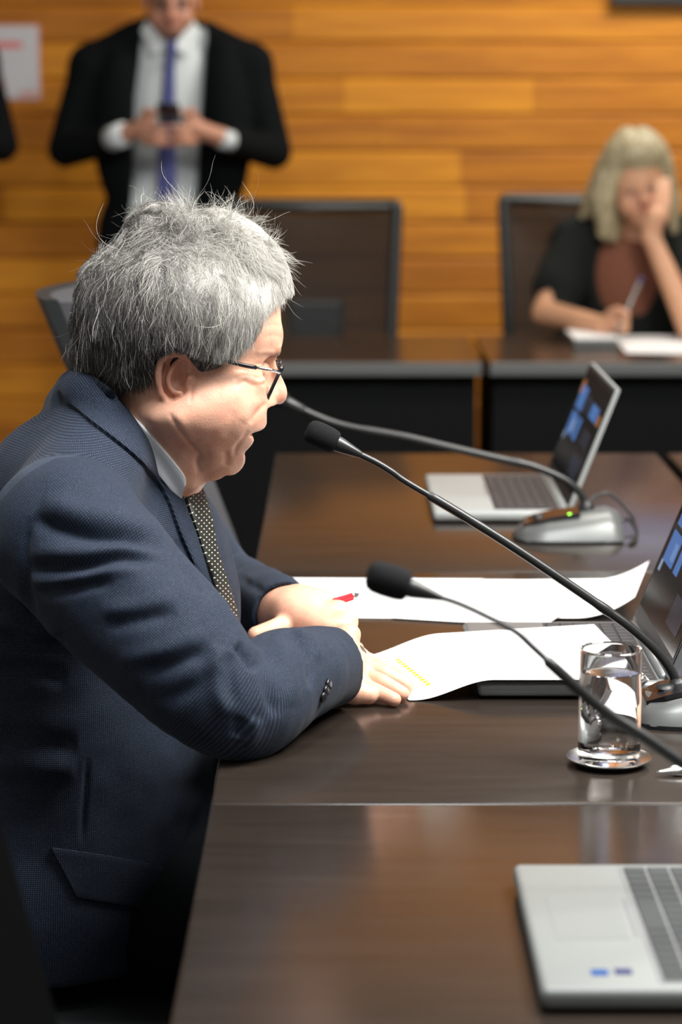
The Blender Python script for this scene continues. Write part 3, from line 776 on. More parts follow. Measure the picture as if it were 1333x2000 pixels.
neckp += [chain([tow(Hl(336, 808, -100)), tow(Hl(356, 850, -96)), tow(Hl(386, 884, -80))], [.0012, .0020, .0014], 's', .006)]   # crease under the jaw
body = head + neckp
body += [ell(W(170, 1080, YB), (.11, .155, .17), RJ, 'u', .03), ell(W(175, 1400, YB), (.115, .15, .22), RJ, 'u', .05), ell(W(130, 1700, YB), (.13, .16, .13), RJ, 'u', .05)]
SR = W(128, 1045, 2.50); ER = W(462, 1378, 2.425); WR = W(655, 1297, 2.63)
SL = W(262, 1000, 2.96); EL = W(430, 1143, 3.05); WL_ = W(553, 1200, 2.86)
body += [chain([SR, W(300, 1225, 2.44), ER, WR], [.05, .045, .036, .027], 'u', .02), chain([SL, EL, WL_], [.05, .036, .027], 'u', .02)]
hipR = np.array((-.30, 2.67, .475)); hipL = np.array((-.28, 2.84, .475))
kneeR = np.array((.16, 2.64, .49)); kneeL = np.array((.17, 2.86, .49))
body += [chain([hipR, kneeR, (.12, 2.60, .10)], [.06, .045, .035], 'u', .02), chain([hipL, kneeL, (.13, 2.88, .10)], [.06, .045, .035], 'u', .02)]
def Tz(px, py, dz): return T(px, py, TZ+dz)
# right hand: palm down on the page, fingers side by side
RHD = []
wr = Tz(655, 1300, .036)
kn = {'pinky': Tz(702, 1337, .018), 'ring': Tz(708, 1317, .024), 'middle': Tz(706, 1299, .028), 'index': Tz(700, 1284, .028)}
for kk, rr in (('pinky', .012), ('ring', .0135), ('middle', .014), ('index', .0135)): RHD.append(chain([wr, kn[kk]], [.021, rr], 'u', .012))
RHD.append(chain([Tz(664, 1340, .022), Tz(695, 1352, .0155), Tz(722, 1358, .0125)], [.016, .0145, .0105], 'u', .008))
fing = [('pinky', [(706, 1338, .0175), (738, 1352, .0145), (758, 1361, .0110), (770, 1366, .0092)], [.0096, .0090, .0085, .0080]),
        ('ring', [(710, 1318, .0235), (748, 1333, .0200), (772, 1347, .0135), (786, 1355, .0098)], [.0100, .0094, .0088, .0083]),
        ('middle', [(708, 1300, .027), (752, 1316, .0225), (780, 1331, .0150), (796, 1341, .0102)], [.0102, .0096, .0089, .0083]),
        ('index', [(702, 1285, .027), (744, 1300, .0215), (770, 1315, .0145), (786, 1326, .0102)], [.0102, .0096, .0089, .0083])]
for nm, pts, rs in fing: RHD.append(chain([Tz(*p) for p in pts], rs, 'u', .0022))
RHD.append(chain([Tz(650, 1282, .030), Tz(676, 1266, .020), Tz(696, 1268, .013)], [.013, .0105, .0092], 'u', .006))
# left hand: laid over the right wrist, knuckles to the right, thumb tip showing at the left
LHD = []
lw = W(556, 1203, 2.85)
lk = [W(628, 1186, 2.835), W(656, 1200, 2.80), W(671, 1220, 2.765), W(676, 1246, 2.725)]
for q, rr in zip(lk, (.013, .0145, .0150, .0145)): LHD.append(chain([lw, q], [.026, rr], 'u', .014))
LHD.append(ell(W(592, 1190, 2.83), (.034, .040, .024), rotz(R_(-30)), 'u', .02))
LHD.append(chain([W(560, 1196, 2.85), W(588, 1168, 2.85), W(640, 1190, 2.83)], [.022, .012, .009], 'u', .015))
LHD.append(chain([lk[0], W(660, 1200, 2.80), W(664, 1228, 2.79), W(640, 1236, 2.785)], [.0105, .0098, .009, .0085], 'u', .004))
LHD.append(chain([lk[1], W(681, 1222, 2.77), W(680, 1248, 2.76), W(655, 1256, 2.755)], [.0110, .0100, .0092, .0088], 'u', .004))
LHD.append(chain([lk[2], W(686, 1244, 2.735), W(684, 1265, 2.725), W(662, 1272, 2.715)], [.0112, .0104, .0096, .009], 'u', .004))
LHD.append(chain([lk[3], W(684, 1264, 2.695), W(676, 1278, 2.68), W(660, 1280, 2.675)], [.0105, .0094, .0088, .0084], 'u', .004))
for q in lk: LHD.append(ell(q+np.array((.004, -.003, .006)), (.0125, .0125, .0105), None, 'u', .008))
LHD.append(chain([W(560, 1222, 2.80), W(528, 1232, 2.775), W(500, 1240, 2.765)], [.014, .0115, .0098], 'u', .006))
body += RHD + LHD
lo_b = np.array((-.52, 2.30, .02)); hi_b = np.array((.26, 3.16, 1.32))
Vb, Fb = sdf_mesh(body, .0016, lo_b, hi_b)
Vb = smoothv(Vb, Fb, 1, .3)
class Folder:                                # soft ridges (+) and creases (-) along lines drawn on the visible side, pressed into the surface
    def __init__(s, V, Nn):
        s.V, s.n = V, len(V); s.x, s.y = proj(V)
        s.f = np.clip((Nn*((CAM-V)/np.linalg.norm(CAM-V, axis=1, keepdims=True))).sum(1)*2.5+.3, 0, 1)
    def line(s, pts, amp, wid):
        P = np.array([tuple(q)[:2] for q in spline([(x, y, 0) for x, y in pts], 6)]); n = len(P)-1
        sel = np.where((s.x > P[:, 0].min()-4*wid) & (s.x < P[:, 0].max()+4*wid) & (s.y > P[:, 1].min()-4*wid) & (s.y < P[:, 1].max()+4*wid) & (s.f > 0))[0]
        x, y = s.x[sel], s.y[sel]; bb = np.full(len(sel), 1e9); t0 = np.zeros(len(sel))
        for i in range(n):
            e = P[i+1]-P[i]; t = np.clip(((x-P[i, 0])*e[0]+(y-P[i, 1])*e[1])/max(e@e, 1e-9), 0, 1)
            d = np.hypot(x-P[i, 0]-t*e[0], y-P[i, 1]-t*e[1]); m = d < bb; bb[m] = d[m]; t0[m] = (i+t[m])/n
        out = np.zeros(s.n); out[sel] = amp*np.exp(-(bb/wid)**2)*np.clip(np.minimum(t0, 1-t0)*5, 0, 1)**.7*s.f[sel]; return out
_nb = vnormals(Vb, Fb); _fb = Folder(Vb, _nb); _db = np.zeros(len(Vb))
for _l in [([(522, 786), (510, 797), (498, 812), (488, 828)], -.0024, 5), ([(505, 780), (488, 800), (474, 825)], .0016, 10), ([(486, 840), (475, 856), (463, 872), (456, 892)], -.0020, 5),
  ([(524, 746), (506, 753), (488, 750), (474, 741)], -.0013, 4), ([(522, 738), (504, 745), (486, 741)], .0013, 5), ([(522, 715), (506, 711), (488, 718)], -.0016, 4), ([(519, 733), (507, 739), (494, 737)], -.0013, 3),
  ([(486, 725), (472, 722), (456, 722)], -.0009, 3), ([(486, 732), (470, 735), (455, 741)], -.0009, 3), ([(484, 740), (472, 747), (460, 756)], -.0009, 3), ([(549, 640), (530, 634), (508, 640)], -.0006, 4), ([(550, 660), (532, 655), (512, 661)], -.0006, 4),
  ([(331, 806), (344, 830), (359, 852), (376, 873), (391, 886)], -.0030, 5), ([(345, 806), (360, 835), (378, 862)], .0016, 10), ([(391, 884), (385, 903), (391, 926)], -.0024, 6), ([(420, 870), (415, 895), (418, 918)], .0018, 14),
  ([(440, 880), (443, 896), (440, 912)], -.0020, 8), ([(373, 740), (374, 765), (370, 790)], -.0012, 4), ([(246, 796), (280, 830), (318, 880)], -.0012, 6), ([(290, 800), (310, 840), (338, 880)], .0016, 10),
  ([(500, 690), (520, 687), (540, 690)], .0012, 5), ([(460, 800), (450, 830), (440, 855)], -.0010, 12), ([(470, 768), (450, 772), (430, 768)], .0012, 16)]: _db += _fb.line(_l[0], _l[1]*.66, _l[2])
_db += np.array([noise.noise((v[0]*60, v[1]*60, v[2]*60)) for v in Vb])*.0005
Vb = Vb+_nb*_db[:, None]
def hwob(px, py, w, r): return blob(Vb, Hw(px, py, w), r*S1)
red = .55*hwob(548, 772, 0, 42)+.30*hwob(455, 775, -80, 75)+.35*hwob(400, 820, -100, 90)+.35*hwob(345, 735, -140, 75)+.9*hwob(488, 848, 0, 46)*(Vb[:, 2] > Hw(480, 868)[2])+.5*hwob(506, 824, 0, 40)+.25*hwob(330, 850, -90, 80)
for f in fing: red += .35*blob(Vb, Tz(*f[1][-1]), .022)
red += .25*blob(Vb, lk[3], .03)+.2*blob(Vb, W(495, 1240, 2.765), .03)
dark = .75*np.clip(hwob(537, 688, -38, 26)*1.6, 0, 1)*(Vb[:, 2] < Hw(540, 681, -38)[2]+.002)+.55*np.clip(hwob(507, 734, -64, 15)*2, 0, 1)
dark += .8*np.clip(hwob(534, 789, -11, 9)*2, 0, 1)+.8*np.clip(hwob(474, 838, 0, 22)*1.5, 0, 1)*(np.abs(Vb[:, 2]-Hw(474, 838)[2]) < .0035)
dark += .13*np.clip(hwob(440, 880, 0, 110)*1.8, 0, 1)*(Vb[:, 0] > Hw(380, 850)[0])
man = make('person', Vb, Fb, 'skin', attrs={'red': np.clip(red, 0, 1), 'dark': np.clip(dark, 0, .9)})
tag(man, 'grey haired person in glasses and navy suit speaking at the table microphone', 'person', 'people in the room')
def bvh(V, Fq): return BVHTree.FromPolygons([tuple(v) for v in V], [tuple(f) for f in Fq])

# ---------------------------------------------------------------- trousers and shoes (below the table)
tr = [chain([hipR, kneeR, (.12, 2.60, .09)], [.085, .075, .062], 'u', .03), chain([hipL, kneeL, (.13, 2.88, .09)], [.085, .075, .062], 'u', .03), ell((-.33, 2.755, .475), (.15, .16, .085), RJ, 'u', .05)]
V, Fq = sdf_mesh(tr, .008, (-.6, 2.3, .0), (.32, 3.1, .75)); make('trousers', V, Fq, 'bgsuit', man)
for y in (2.60, 2.88):
    V, Fq = sdf_mesh([chain([(.10, y, .045), (.28, y, .035)], [.044, .036]), half((0, 0, .002), (0, 0, -1))], .006, (.0, y-.1, -.01), (.4, y+.1, .15)); make('shoe', V, Fq, 'black', man)

# ---------------------------------------------------------------- jacket
SLV = [SR, W(210, 1135, 2.465), W(330, 1258, 2.435), ER, W(560, 1325, 2.52), WR]
_sv = None
SLR = [.083, .079, .074, .0575, .0535, .0445]
LSV = [SL, W(352, 1078, 3.03), EL, W(500, 1180, 2.95), WL_]; LSR = [.078, .068, .052, .050, .043]
def dense(P, R, k=6):
    Q = spline(P, k); n = len(R); t = np.linspace(0, n-1, len(Q)); return [np.array(q) for q in Q], list(np.interp(t, np.arange(n), R))
SLV, SLR = dense(SLV, SLR); LSV, LSR = dense(LSV, LSR)
torso = [ell(W(165, 1090, YB), (.14, .19, .155), RJ, 'u', .05), ell(W(178, 1360, YB), (.150, .19, .24), RJ, 'u', .06), ell(W(135, 1720, YB), (.160, .205, .20), RJ, 'u', .06),
         ell(W(160, 955, YB), (.098, .16, .098), RJ, 'u', .02), ell(W(322, 1190, 2.77), (.080, .10, .13), RJ, 'u', .05),
         chain([W(140, 1000, 2.56), W(188, 880, 2.67)], [.072, .058], 'u', .03), chain([W(262, 985, 2.93), W(240, 890, 2.80)], [.072, .058], 'u', .03),
         chain([W(128, 775, 2.70), W(118, 785, 2.76)], [.016, .016], 'u', .02)]
col = [chain([W(150, 752, 2.80), W(142, 748, 2.74), W(160, 768, 2.665), W(205, 800, 2.645)], [.016, .017, .017, .012], 'u', .015)]
dA = (WR-W(560, 1325, 2.52)); dA /= np.linalg.norm(dA); dL = (WL_-W(500, 1180, 2.95)); dL /= np.linalg.norm(dL)
sleeves = [chain(SLV, SLR, 'u', .012), half(WR-dA*.006, dA*np.array((1, 1, 1))+np.array((.15, -.25, .12)), 'i', .002), chain([WR-dA*.05, WR+dA*.10], [.036, .0405], 's', .002)]
slL = [chain(LSV, LSR, 'u', .012), half(WL_+dL*.008, dL, 'i', .002), chain([WL_-dL*.03, WL_+dL*.08], [.034, .038], 's', .002)]
def grp(prims, k): return P_(lambda P: field(prims, P), 'u', k)
jlo = (-.62, 2.28, .36); jhi = (.02, 3.18, 1.16)
jk = torso + col + [half((0, 0, .43), (0, 0, -1), 'i', .01), grp(sleeves, .014), grp(slL, .014)]
Vj, Fj = sdf_mesh(jk, .003, jlo, jhi)
Vj = smoothv(Vj, Fj, 3, .5)
def chain_uv(P, pts, rref):
    best = np.full(len(P), 1e9); U = np.zeros(len(P)); A = np.zeros(len(P)); L0 = 0; acc = cs = sn = wt = 0
    up = np.array((.55, .35, .75)); up /= np.linalg.norm(up)
    for i in range(len(pts)-1):
        a, b = pts[i], pts[i+1]; ba = b-a; ln = np.linalg.norm(ba); d = ba/ln
        t = np.clip((P-a)@d, 0 if i else -.2, ln if i < len(pts)-2 else ln+.1); q = P-a-t[:, None]*d; dist = np.linalg.norm(q, axis=1)
        e1 = up-d*(up@d); e1 /= np.linalg.norm(e1); e2 = np.cross(d, e1)
        ex = np.maximum(np.maximum(-((P-a)@d), (P-a)@d-ln), 0); w = np.exp(-(dist**2)/.0012-(ex**2)/.0006)+1e-30
        th = np.arctan2(q@e2, q@e1); Us = (L0+(P-a)@d); acc = acc+w*np.clip(Us, L0-.05, L0+ln+.05); cs = cs+w*np.cos(th); sn = sn+w*np.sin(th); wt = wt+w; L0 += ln
    return acc/wt, np.arctan2(sn, cs)*rref
dS = sleeves[0].fn(Vj); dT = field(torso+col, Vj); dLs = slL[0].fn(Vj)
c0 = W(170, 1200, YB); az = np.arctan2(Vj[:, 1]-c0[1], Vj[:, 0]-c0[0])
weave = np.stack([Vj[:, 2], az*.17, np.zeros(len(Vj))], 1)
u, v = chain_uv(Vj, SLV, .065); ms = (dS < dT) & (dS < dLs); weave[ms] = np.stack([u, v, 0*u], 1)[ms]
u, v = chain_uv(Vj, LSV, .06); ml = (dLs < dT) & (dLs < dS); weave[ml] = np.stack([u, v, 0*u], 1)[ml]
# (cloth folds follow)
# cloth folds: soft ridges (+) and creases (-) along drawn lines, sunk into or raised from the cloth
NJ = vnormals(Vj, Fj)
FOLDS = [([(58, 1012), (110, 1028), (180, 1048), (250, 1056), (335, 1080)], -.011, 15), ([(80, 985), (150, 1000), (240, 1015), (320, 1040)], .008, 26),
  ([(45, 1108), (100, 1108), (170, 1106), (240, 1090), (330, 1096)], -.011, 13), ([(60, 1075), (150, 1082), (250, 1074), (330, 1085)], .007, 20),
  ([(60, 1140), (130, 1132), (200, 1118), (280, 1112)], .005, 14), ([(60, 1158), (140, 1150), (220, 1134)], -.007, 12),
  ([(60, 1010), (48, 1060), (46, 1110), (50, 1160), (70, 1210)], -.007, 9),
  ([(200, 1222), (270, 1212), (345, 1196)], -.005, 16), ([(190, 1195), (270, 1185), (350, 1165)], .004, 20),
  ([(270, 1312), (340, 1298), (415, 1268)], -.005, 15), ([(230, 1290), (320, 1268), (400, 1238)], .004, 18), ([(300, 1370), (380, 1345), (430, 1310)], -.004, 18),
  ([(462, 1258), (480, 1278), (502, 1312)], -.009, 10), ([(430, 1262), (420, 1300), (424, 1350), (440, 1400)], .005, 16), ([(452, 1275), (448, 1320), (455, 1380)], -.004, 14),
  ([(512, 1270), (514, 1310), (526, 1360), (540, 1400)], -.005, 13), ([(530, 1250), (556, 1280), (570, 1330), (572, 1380)], .004, 14),
  ([(556, 1236), (584, 1256), (604, 1300), (606, 1345)], -.0055, 9), ([(575, 1230), (606, 1250), (626, 1292)], .003, 9),
  ([(500, 1400), (495, 1430), (480, 1465)], .004, 14), ([(470, 1400), (462, 1440)], -.004, 12),
  ([(346, 1052), (352, 1090), (382, 1130), (390, 1160)], -.005, 8), ([(0, 1205), (60, 1230), (120, 1240)], .005, 16), ([(0, 1235), (60, 1262), (130, 1262)], -.006, 14),
  ([(0, 1300), (70, 1312), (130, 1330)], -.006, 16), ([(0, 1420), (80, 1450), (150, 1460)], -.006, 20), ([(0, 1480), (70, 1500), (150, 1500)], .006, 24),
  ([(172, 1480), (166, 1560), (160, 1650)], -.003, 5), ([(455, 1085), (480, 1130), (520, 1160)], -.003, 10), ([(462, 1110), (500, 1140)], .003, 10)]
disp = np.zeros(len(Vj))
fj = Folder(Vj, NJ)
for f in FOLDS: disp += fj.line(*f)
lowf = np.array([noise.noise((v[0]*13, v[1]*13, v[2]*13)) for v in Vj])*.0028+np.array([noise.noise((v[0]*34+7, v[1]*34, v[2]*34)) for v in Vj])*.0012
disp += lowf
Vj = Vj+NJ*disp[:, None]
jacket = make('jacket', Vj, Fj, 'suit', man, attrs={'weave': weave})
tag(jacket, 'navy suit jacket')
_tf = ~(ms | ml)[Fj].any(1); BT = bvh(Vj, Fj[_tf])
BJ = bvh(Vj, Fj); BB = bvh(Vb, Fb)

def strip(name, A, B, m, parent, off=.004, n=60, k=10, edge=.0015, trees=None, weave_rot=0., uvs=1/1711., wf=None):
    """a band of cloth lying on the figure between two drawn edges, with real thickness and turned-down edges"""
    trees = trees or [BJ]
    def rs(L, cnt):
        P = [np.array(tuple(q)[:2]) for q in spline([(x, y, 0) for x, y in L], 8)]; s = np.concatenate([[0], np.cumsum([np.linalg.norm(P[i+1]-P[i]) for i in range(len(P)-1)])])
        t = np.linspace(0, s[-1], cnt); return np.stack([np.interp(t, s, [p[j] for p in P]) for j in (0, 1)], 1)
    a = rs(A, n); b = rs(B, n); hits = np.full((n, k, 3), np.nan); nor = np.zeros((n, k, 3))
    for i in range(n):
        for j in range(k):
            q = a[i]+(b[i]-a[i])*j/(k-1); d = ray(*q); d /= np.linalg.norm(d); best = None
            for tr_ in trees:
                h = tr_.ray_cast(Vector(CAM), Vector(d))
                if h[0] is not None and (best is None or h[3] < best[3]): best = h
            if best: hits[i, j] = best[0]; nor[i, j] = best[1]
    good = ~np.isnan(hits[..., 0])
    dep = np.where(good, hits[..., 1], np.nan); fill = np.nanmean(dep)
    for i in range(n):
        for j in range(k):
            if not good[i, j]:
                row = dep[max(0, i-2):i+3]; Y = np.nanmean(row) if np.isfinite(row).any() else fill
                q = a[i]+(b[i]-a[i])*j/(k-1); p = W(q[0], q[1], Y); h = trees[0].find_nearest(Vector(p)); hits[i, j] = p; nor[i, j] = h[1]
    P = hits.copy(); Nn = nor.copy()
    for _ in range(4):
        Pn = P.copy(); Pn[1:-1] = (P[:-2]+P[2:]+2*P[1:-1])/4; P = Pn; Nm = Nn.copy(); Nm[1:-1] = Nn[:-2]+Nn[2:]+Nn[1:-1]; Nm[:, 1:-1] += Nn[:, :-2]+Nn[:, 2:]; Nn = Nm/np.maximum(np.linalg.norm(Nm, axis=2, keepdims=True), 1e-9)
    prof = np.ones(k); prof[0] = prof[-1] = .80
    top = P+Nn*(off*prof)[None, :, None]; V = list(top.reshape(-1, 3)); Fs = []
    wv = [( (q := a[i]+(b[i]-a[i])*j/(k-1))[0]*uvs*math.cos(weave_rot)-q[1]*uvs*math.sin(weave_rot), q[0]*uvs*math.sin(weave_rot)+q[1]*uvs*math.cos(weave_rot), 0) for i in range(n) for j in range(k)]
    for i in range(n-1):
        for j in range(k-1): Fs.append((i*k+j, (i+1)*k+j, (i+1)*k+j+1, i*k+j+1))
    rim = [i*k for i in range(n)]+[(n-1)*k+j for j in range(1, k)]+[i*k+k-1 for i in range(n-2, -1, -1)]+[j for j in range(k-2, 0, -1)]
    base = len(V); V += [top.reshape(-1, 3)[r]-Nn.reshape(-1, 3)[r]*(off+.004) for r in rim]; wv += [wv[r] for r in rim]
    for i in range(len(rim)): i2 = (i+1) % len(rim); Fs.append((rim[i], base+i, base+i2, rim[i2]))
    return autosmooth(make(name, V, Fs, m, parent, attrs={'weave': wv}), 50)
# white shirt collar, tie, lapel with collar, pocket flap
strip('shirt_collar', [(214, 768), (252, 803), (286, 836), (312, 866), (336, 895), (354, 918), (364, 935), (363, 942)], [(200, 786), (226, 826), (250, 866), (288, 900), (318, 938), (336, 962), (344, 976), (353, 970)], 'shirtw', man, .0045, trees=[BJ, BB])
strip('shirt_front', [(352, 950), (360, 985), (368, 1012), (372, 1024)], [(366, 940), (374, 985), (378, 1012), (380, 1024)], 'shirtw', man, .003, n=30, k=6, trees=[BT])
strip('necktie', [(352, 958), (357, 985), (366, 1013), (376, 1041), (385, 1070), (396, 1105), (407, 1140), (418, 1170), (432, 1205), (445, 1237), (455, 1262)],
      [(374, 928), (384, 950), (392, 978), (401, 1006), (406, 1030), (410, 1060), (418, 1090), (428, 1120), (438, 1150), (450, 1190), (460, 1262)], 'tie', man, .010, n=80, k=12, trees=[BT])
strip('lapel', [(118, 758), (148, 798), (172, 823), (249, 884), (293, 927), (325, 980), (347, 1040), (378, 1110), (408, 1180), (432, 1232)],
      [(150, 722), (190, 748), (222, 774), (281, 855), (326, 925), (350, 967), (360, 997), (372, 1026), (388, 1070), (406, 1118), (424, 1165), (444, 1228)], 'suit', man, .0058, n=90, k=12, weave_rot=R_(38), trees=[BT])
strip('pocket_flap', [(101, 1655), (180, 1666), (260, 1680), (350, 1698)], [(150, 1752), (210, 1762), (280, 1771), (338, 1774)], 'suit', man, .0045, n=40, k=16)
for px, py in ((639, 1337), (634, 1349), (629, 1361)):
    d = ray(px, py); d /= np.linalg.norm(d); h = BJ.ray_cast(Vector(CAM), Vector(d))
    if h[0] is not None:
        nn = Vector(h[1]); nn = (nn+Vector((0, 0, .1))).normalized()
        G().lathe([(0, .0026), (.0042, .0030), (.0058, .0020), (.0062, 0), (0, -.001)], h[0]+nn*.0012, 20, axis=nn).make('cuff_button', 'phone', man, True)
# wedding ring and bracelet
def ring(name, c, axis, r, t, m):
    axis = Vector(axis).normalized(); e1 = axis.orthogonal().normalized(); e2 = axis.cross(e1)
    pts = [Vector(c)+(e1*math.cos(2*math.pi*k/32)+e2*math.sin(2*math.pi*k/32))*r for k in range(34)]
    return G().tube(pts, t, 8, caps=False).make(name, m, man, True)
a, b = Tz(710, 1318, .0235), Tz(748, 1333, .0200); ring('wedding_ring', a+(b-a)*.16, b-a, .0101, .0011, 'gold')
ax = Vector(Tz(700, 1300, .028))-Vector(wr)
ring('bracelet', Vector(Tz(684, 1296, .024)), ax, .0235, .0030, 'black')
p = Tz(706, 1283, .020); G().lathe([(0, -.003), (.003, -.002), (.003, .002), (0, .003)], p, 14).make('bracelet_bead', 'gold', man, True)

# ---------------------------------------------------------------- hair: a shaped cap with thousands of loose strands
HAIRPOLY = [(212, 772), (176, 762), (140, 722), (132, 686), (146, 628), (159, 574), (174, 525), (204, 482), (250, 457), (266, 432), (306, 414), (356, 408), (410, 416), (463, 434), (500, 462), (533, 482), (542, 506), (549, 540), (548, 572), (545, 594), (541, 600), (538, 588), (513, 600), (502, 645), (480, 670), (456, 686), (440, 694), (430, 724), (410, 728), (389, 726), (376, 705), (360, 679), (340, 677), (318, 686), (304, 705), (299, 728), (290, 744), (257, 762)]
_hp = [Hl(x, y, -60)[[0, 2]] for x, y in HAIRPOLY]
def hairpoly_fn(P):
    q = (P-O_)@RH; return poly2(q[..., 0], q[..., 2], _hp)
capp = he(348, 610, 0, (207, 184, 143), k=30, tilt=12)+he(455, 620, 0, (104, 112, 118), k=40, tilt=10)+he(486, 540, 0, (72, 52, 92), k=50, tilt=-20)+he(412, 524, 0, (108, 86, 112), k=40)+he(305, 508, 0, (76, 84, 108), k=30)+he(215, 690, 0, (80, 82, 100), k=30)
capp += [P_(lambda P: field(skull, P)-.0, 's', .003)] if False else []
capp += [P_(hairpoly_fn, 'i', 12*S1)]
Vc, Fc_ = sdf_mesh(capp, .0024, O_-np.array((.16, .12, .10)), O_+np.array((.17, .12, .20)))
Vc = smoothv(Vc, Fc_, 2, .5); Nc = vnormals(Vc, Fc_)
Vc = Vc+Nc*(np.array([noise.noise((v[0]*30, v[1]*30, v[2]*60)) for v in Vc])*.0026)[:, None]
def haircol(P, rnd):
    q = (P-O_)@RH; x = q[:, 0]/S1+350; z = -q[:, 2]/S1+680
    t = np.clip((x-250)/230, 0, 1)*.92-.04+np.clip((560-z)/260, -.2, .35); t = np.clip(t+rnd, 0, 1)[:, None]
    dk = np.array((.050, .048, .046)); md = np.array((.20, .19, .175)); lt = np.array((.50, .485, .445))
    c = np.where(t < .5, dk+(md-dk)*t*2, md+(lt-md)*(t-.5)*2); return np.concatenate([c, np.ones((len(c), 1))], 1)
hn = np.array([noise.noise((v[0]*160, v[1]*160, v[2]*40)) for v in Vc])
cc = haircol(Vc, hn*.25-.12); cc[:, :3] *= .45  # cap colour darkened, painting shade into the gaps between strands
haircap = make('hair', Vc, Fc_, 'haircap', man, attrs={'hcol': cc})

def strands():
    A, B, C_, D = [Vc[Fc_[:, i]] for i in range(4)]; cen = (A+B+C_+D)/4; nf = np.cross(C_-A, D-B); ar = np.linalg.norm(nf, axis=1); nf /= ar[:, None]
    sk = field(head, cen); ar = np.where(sk > .003, ar, 0)
    NS = 52000; pick = RNG.choice(len(cen), NS, p=ar/ar.sum()); w = RNG.random((NS, 2))
    P = A[pick]*(1-w[:, :1])*(1-w[:, 1:])+B[pick]*w[:, :1]*(1-w[:, 1:])+C_[pick]*w[:, :1]*w[:, 1:]+D[pick]*(1-w[:, :1])*w[:, 1:]
    Nn = nf[pick]; q = (P-O_)@RH; x = q[:, 0]/S1+350; z = -q[:, 2]/S1+680; y = q[:, 1]/S1
    # clumps
    NCl = 1500; ci = RNG.choice(NS, NCl, replace=False); cp = P[ci]; cid = np.zeros(NS, int)
    for s in range(0, NS, 3000): cid[s:s+3000] = ((P[s:s+3000, None]-cp[None])**2).sum(-1).argmin(1)
    cr = RNG.normal(size=(NCl, 3)); cl = RNG.random(NCl)
    top = np.clip((560-z)/110, 0, 1); front = np.clip((x-440)/90, 0, 1); back = np.clip((270-x)/120, 0, 1); nape = np.clip((z-690)/60, 0, 1)
    lat = np.sign(y)[:, None]*np.array((0, 1., 0))[None]
    side = np.array((-.28, 0, -1.))[None]+.25*lat
    topv = np.array((.75, 0, .10))[None]*1+.35*lat+np.array((-.9, 0, -.5))[None]*np.clip((300-x)/120, 0, 1)[:, None]
    fl = side*(1-top[:, None])+topv*top[:, None]
    fl += front[:, None]*top[:, None]*np.array((.5, 0, -.15)); fl += (back*(1-top))[:, None]*np.array((.12, 0, -.3))
    fl += cr[cid]*(.20+.38*top[:, None])+RNG.normal(size=(NS, 3))*.12
    fl = fl@RH.T; fl -= Nn*(fl*Nn).sum(1, keepdims=True)*.8; fl /= np.linalg.norm(fl, axis=1, keepdims=True)
    ln = (62+22*top+6*back-22*nape)*(.65+.6*RNG.random(NS))*(.8+.4*cl[cid])
    ab = np.clip(1-np.hypot((x-338)/75, (z-668)/62), 0, 1)*(z < 700); ln *= 1-.78*np.clip(ab*2.2, 0, 1)
    sb = (z > 690) & (x > 360); ln = np.where(sb, 16+8*RNG.random(NS), ln)
    zl = np.interp(x, [132, 145, 176, 212, 257, 285, 299, 304, 318, 340, 360, 372, 376, 430, 440, 456, 480, 502, 513, 545], [700, 735, 772, 782, 772, 756, 742, 712, 692, 684, 680, 681, 682, 692, 692, 688, 674, 650, 612, 606])
    ln = np.where(top < .5, np.minimum(ln, np.maximum(9, (zl+3-z)*1.03)), ln)
    edge = -hairpoly_fn(P)/S1; ln *= np.clip(.35+edge/26, .35, 1); ln = np.where((x > 362) & (x < 470) & (z > 676), np.minimum(ln, 12), ln)
    fly = RNG.random(NS) < (.010+.040*top+.04*top*np.clip((x-480)/60, 0, 1)); ln = np.where(fly & ~sb, ln*1.45, ln)
    lift = .02+.13*top+.18*top*cl[cid]+np.where(fly, .06+.46*top, 0)+nape*.08; lift *= np.clip(edge/22, .15, 1)
    K = 12; ph = RNG.random(NS)*6.28; phc = RNG.random(NCl)*6.28; wf = 3.+3.*RNG.random(NS); wdir = np.cross(fl, Nn); pts = np.zeros((NS, K, 3)); p = P-Nn*.0015; d = fl+Nn*lift[:, None]; d /= np.linalg.norm(d, axis=1, keepdims=True)
    curl = RNG.normal(size=(NS, 3))*.045+cr[cid]*(.03+.035*top[:, None]); curl -= Nn*np.maximum(0, (curl*Nn).sum(1, keepdims=True))*.7; curl += fly[:, None]*RNG.normal(size=(NS, 3))*.14
    cE = tow(Hl(350, 615)); rE = np.array((198, 135, 176))*S1
    for k in range(K):
        pts[:, k] = p
        g = np.array((0, 0, -.20))*(1-.25*top[:, None])
        d = d+curl*1.0+g*.75+fl*.08+wdir*((.17+.24*top)*np.sin(ph*.35+phc[cid]+k/(K-1)*wf*2.0))[:, None]+Nn*(.10*np.sin(phc[cid]*2+k/(K-1)*wf*1.7))[:, None]; d /= np.linalg.norm(d, axis=1, keepdims=True)
        p = p+d*(ln*S1/(K-1))[:, None]
        f0 = field(capp[:-1], p); m = f0 < .0016
        if m.any():
            pm = p[m]; gr_ = np.stack([field(capp[:-1], pm+e_)-f0[m] for e_ in np.eye(3)*.0008], 1); gr_ /= np.maximum(np.linalg.norm(gr_, axis=1, keepdims=True), 1e-9)
            p[m] = pm+gr_*np.minimum(.0016-f0[m], .004)[:, None]
    wgt = (np.arange(K)/(K-1))**1.3*.26; ctip = pts[ci][:, :]-cp[:, None]
    pts += (cp[cid][:, None]+ctip[cid]-pts)*wgt[None, :, None]*(~fly)[:, None, None]*.8
    hc = haircol(P, RNG.normal(size=NS)*.15+(cl[cid]-.5)*.42-.03); spk = RNG.random(NS) < .10; hc[spk, :3] = np.array((.66, .64, .59)); 
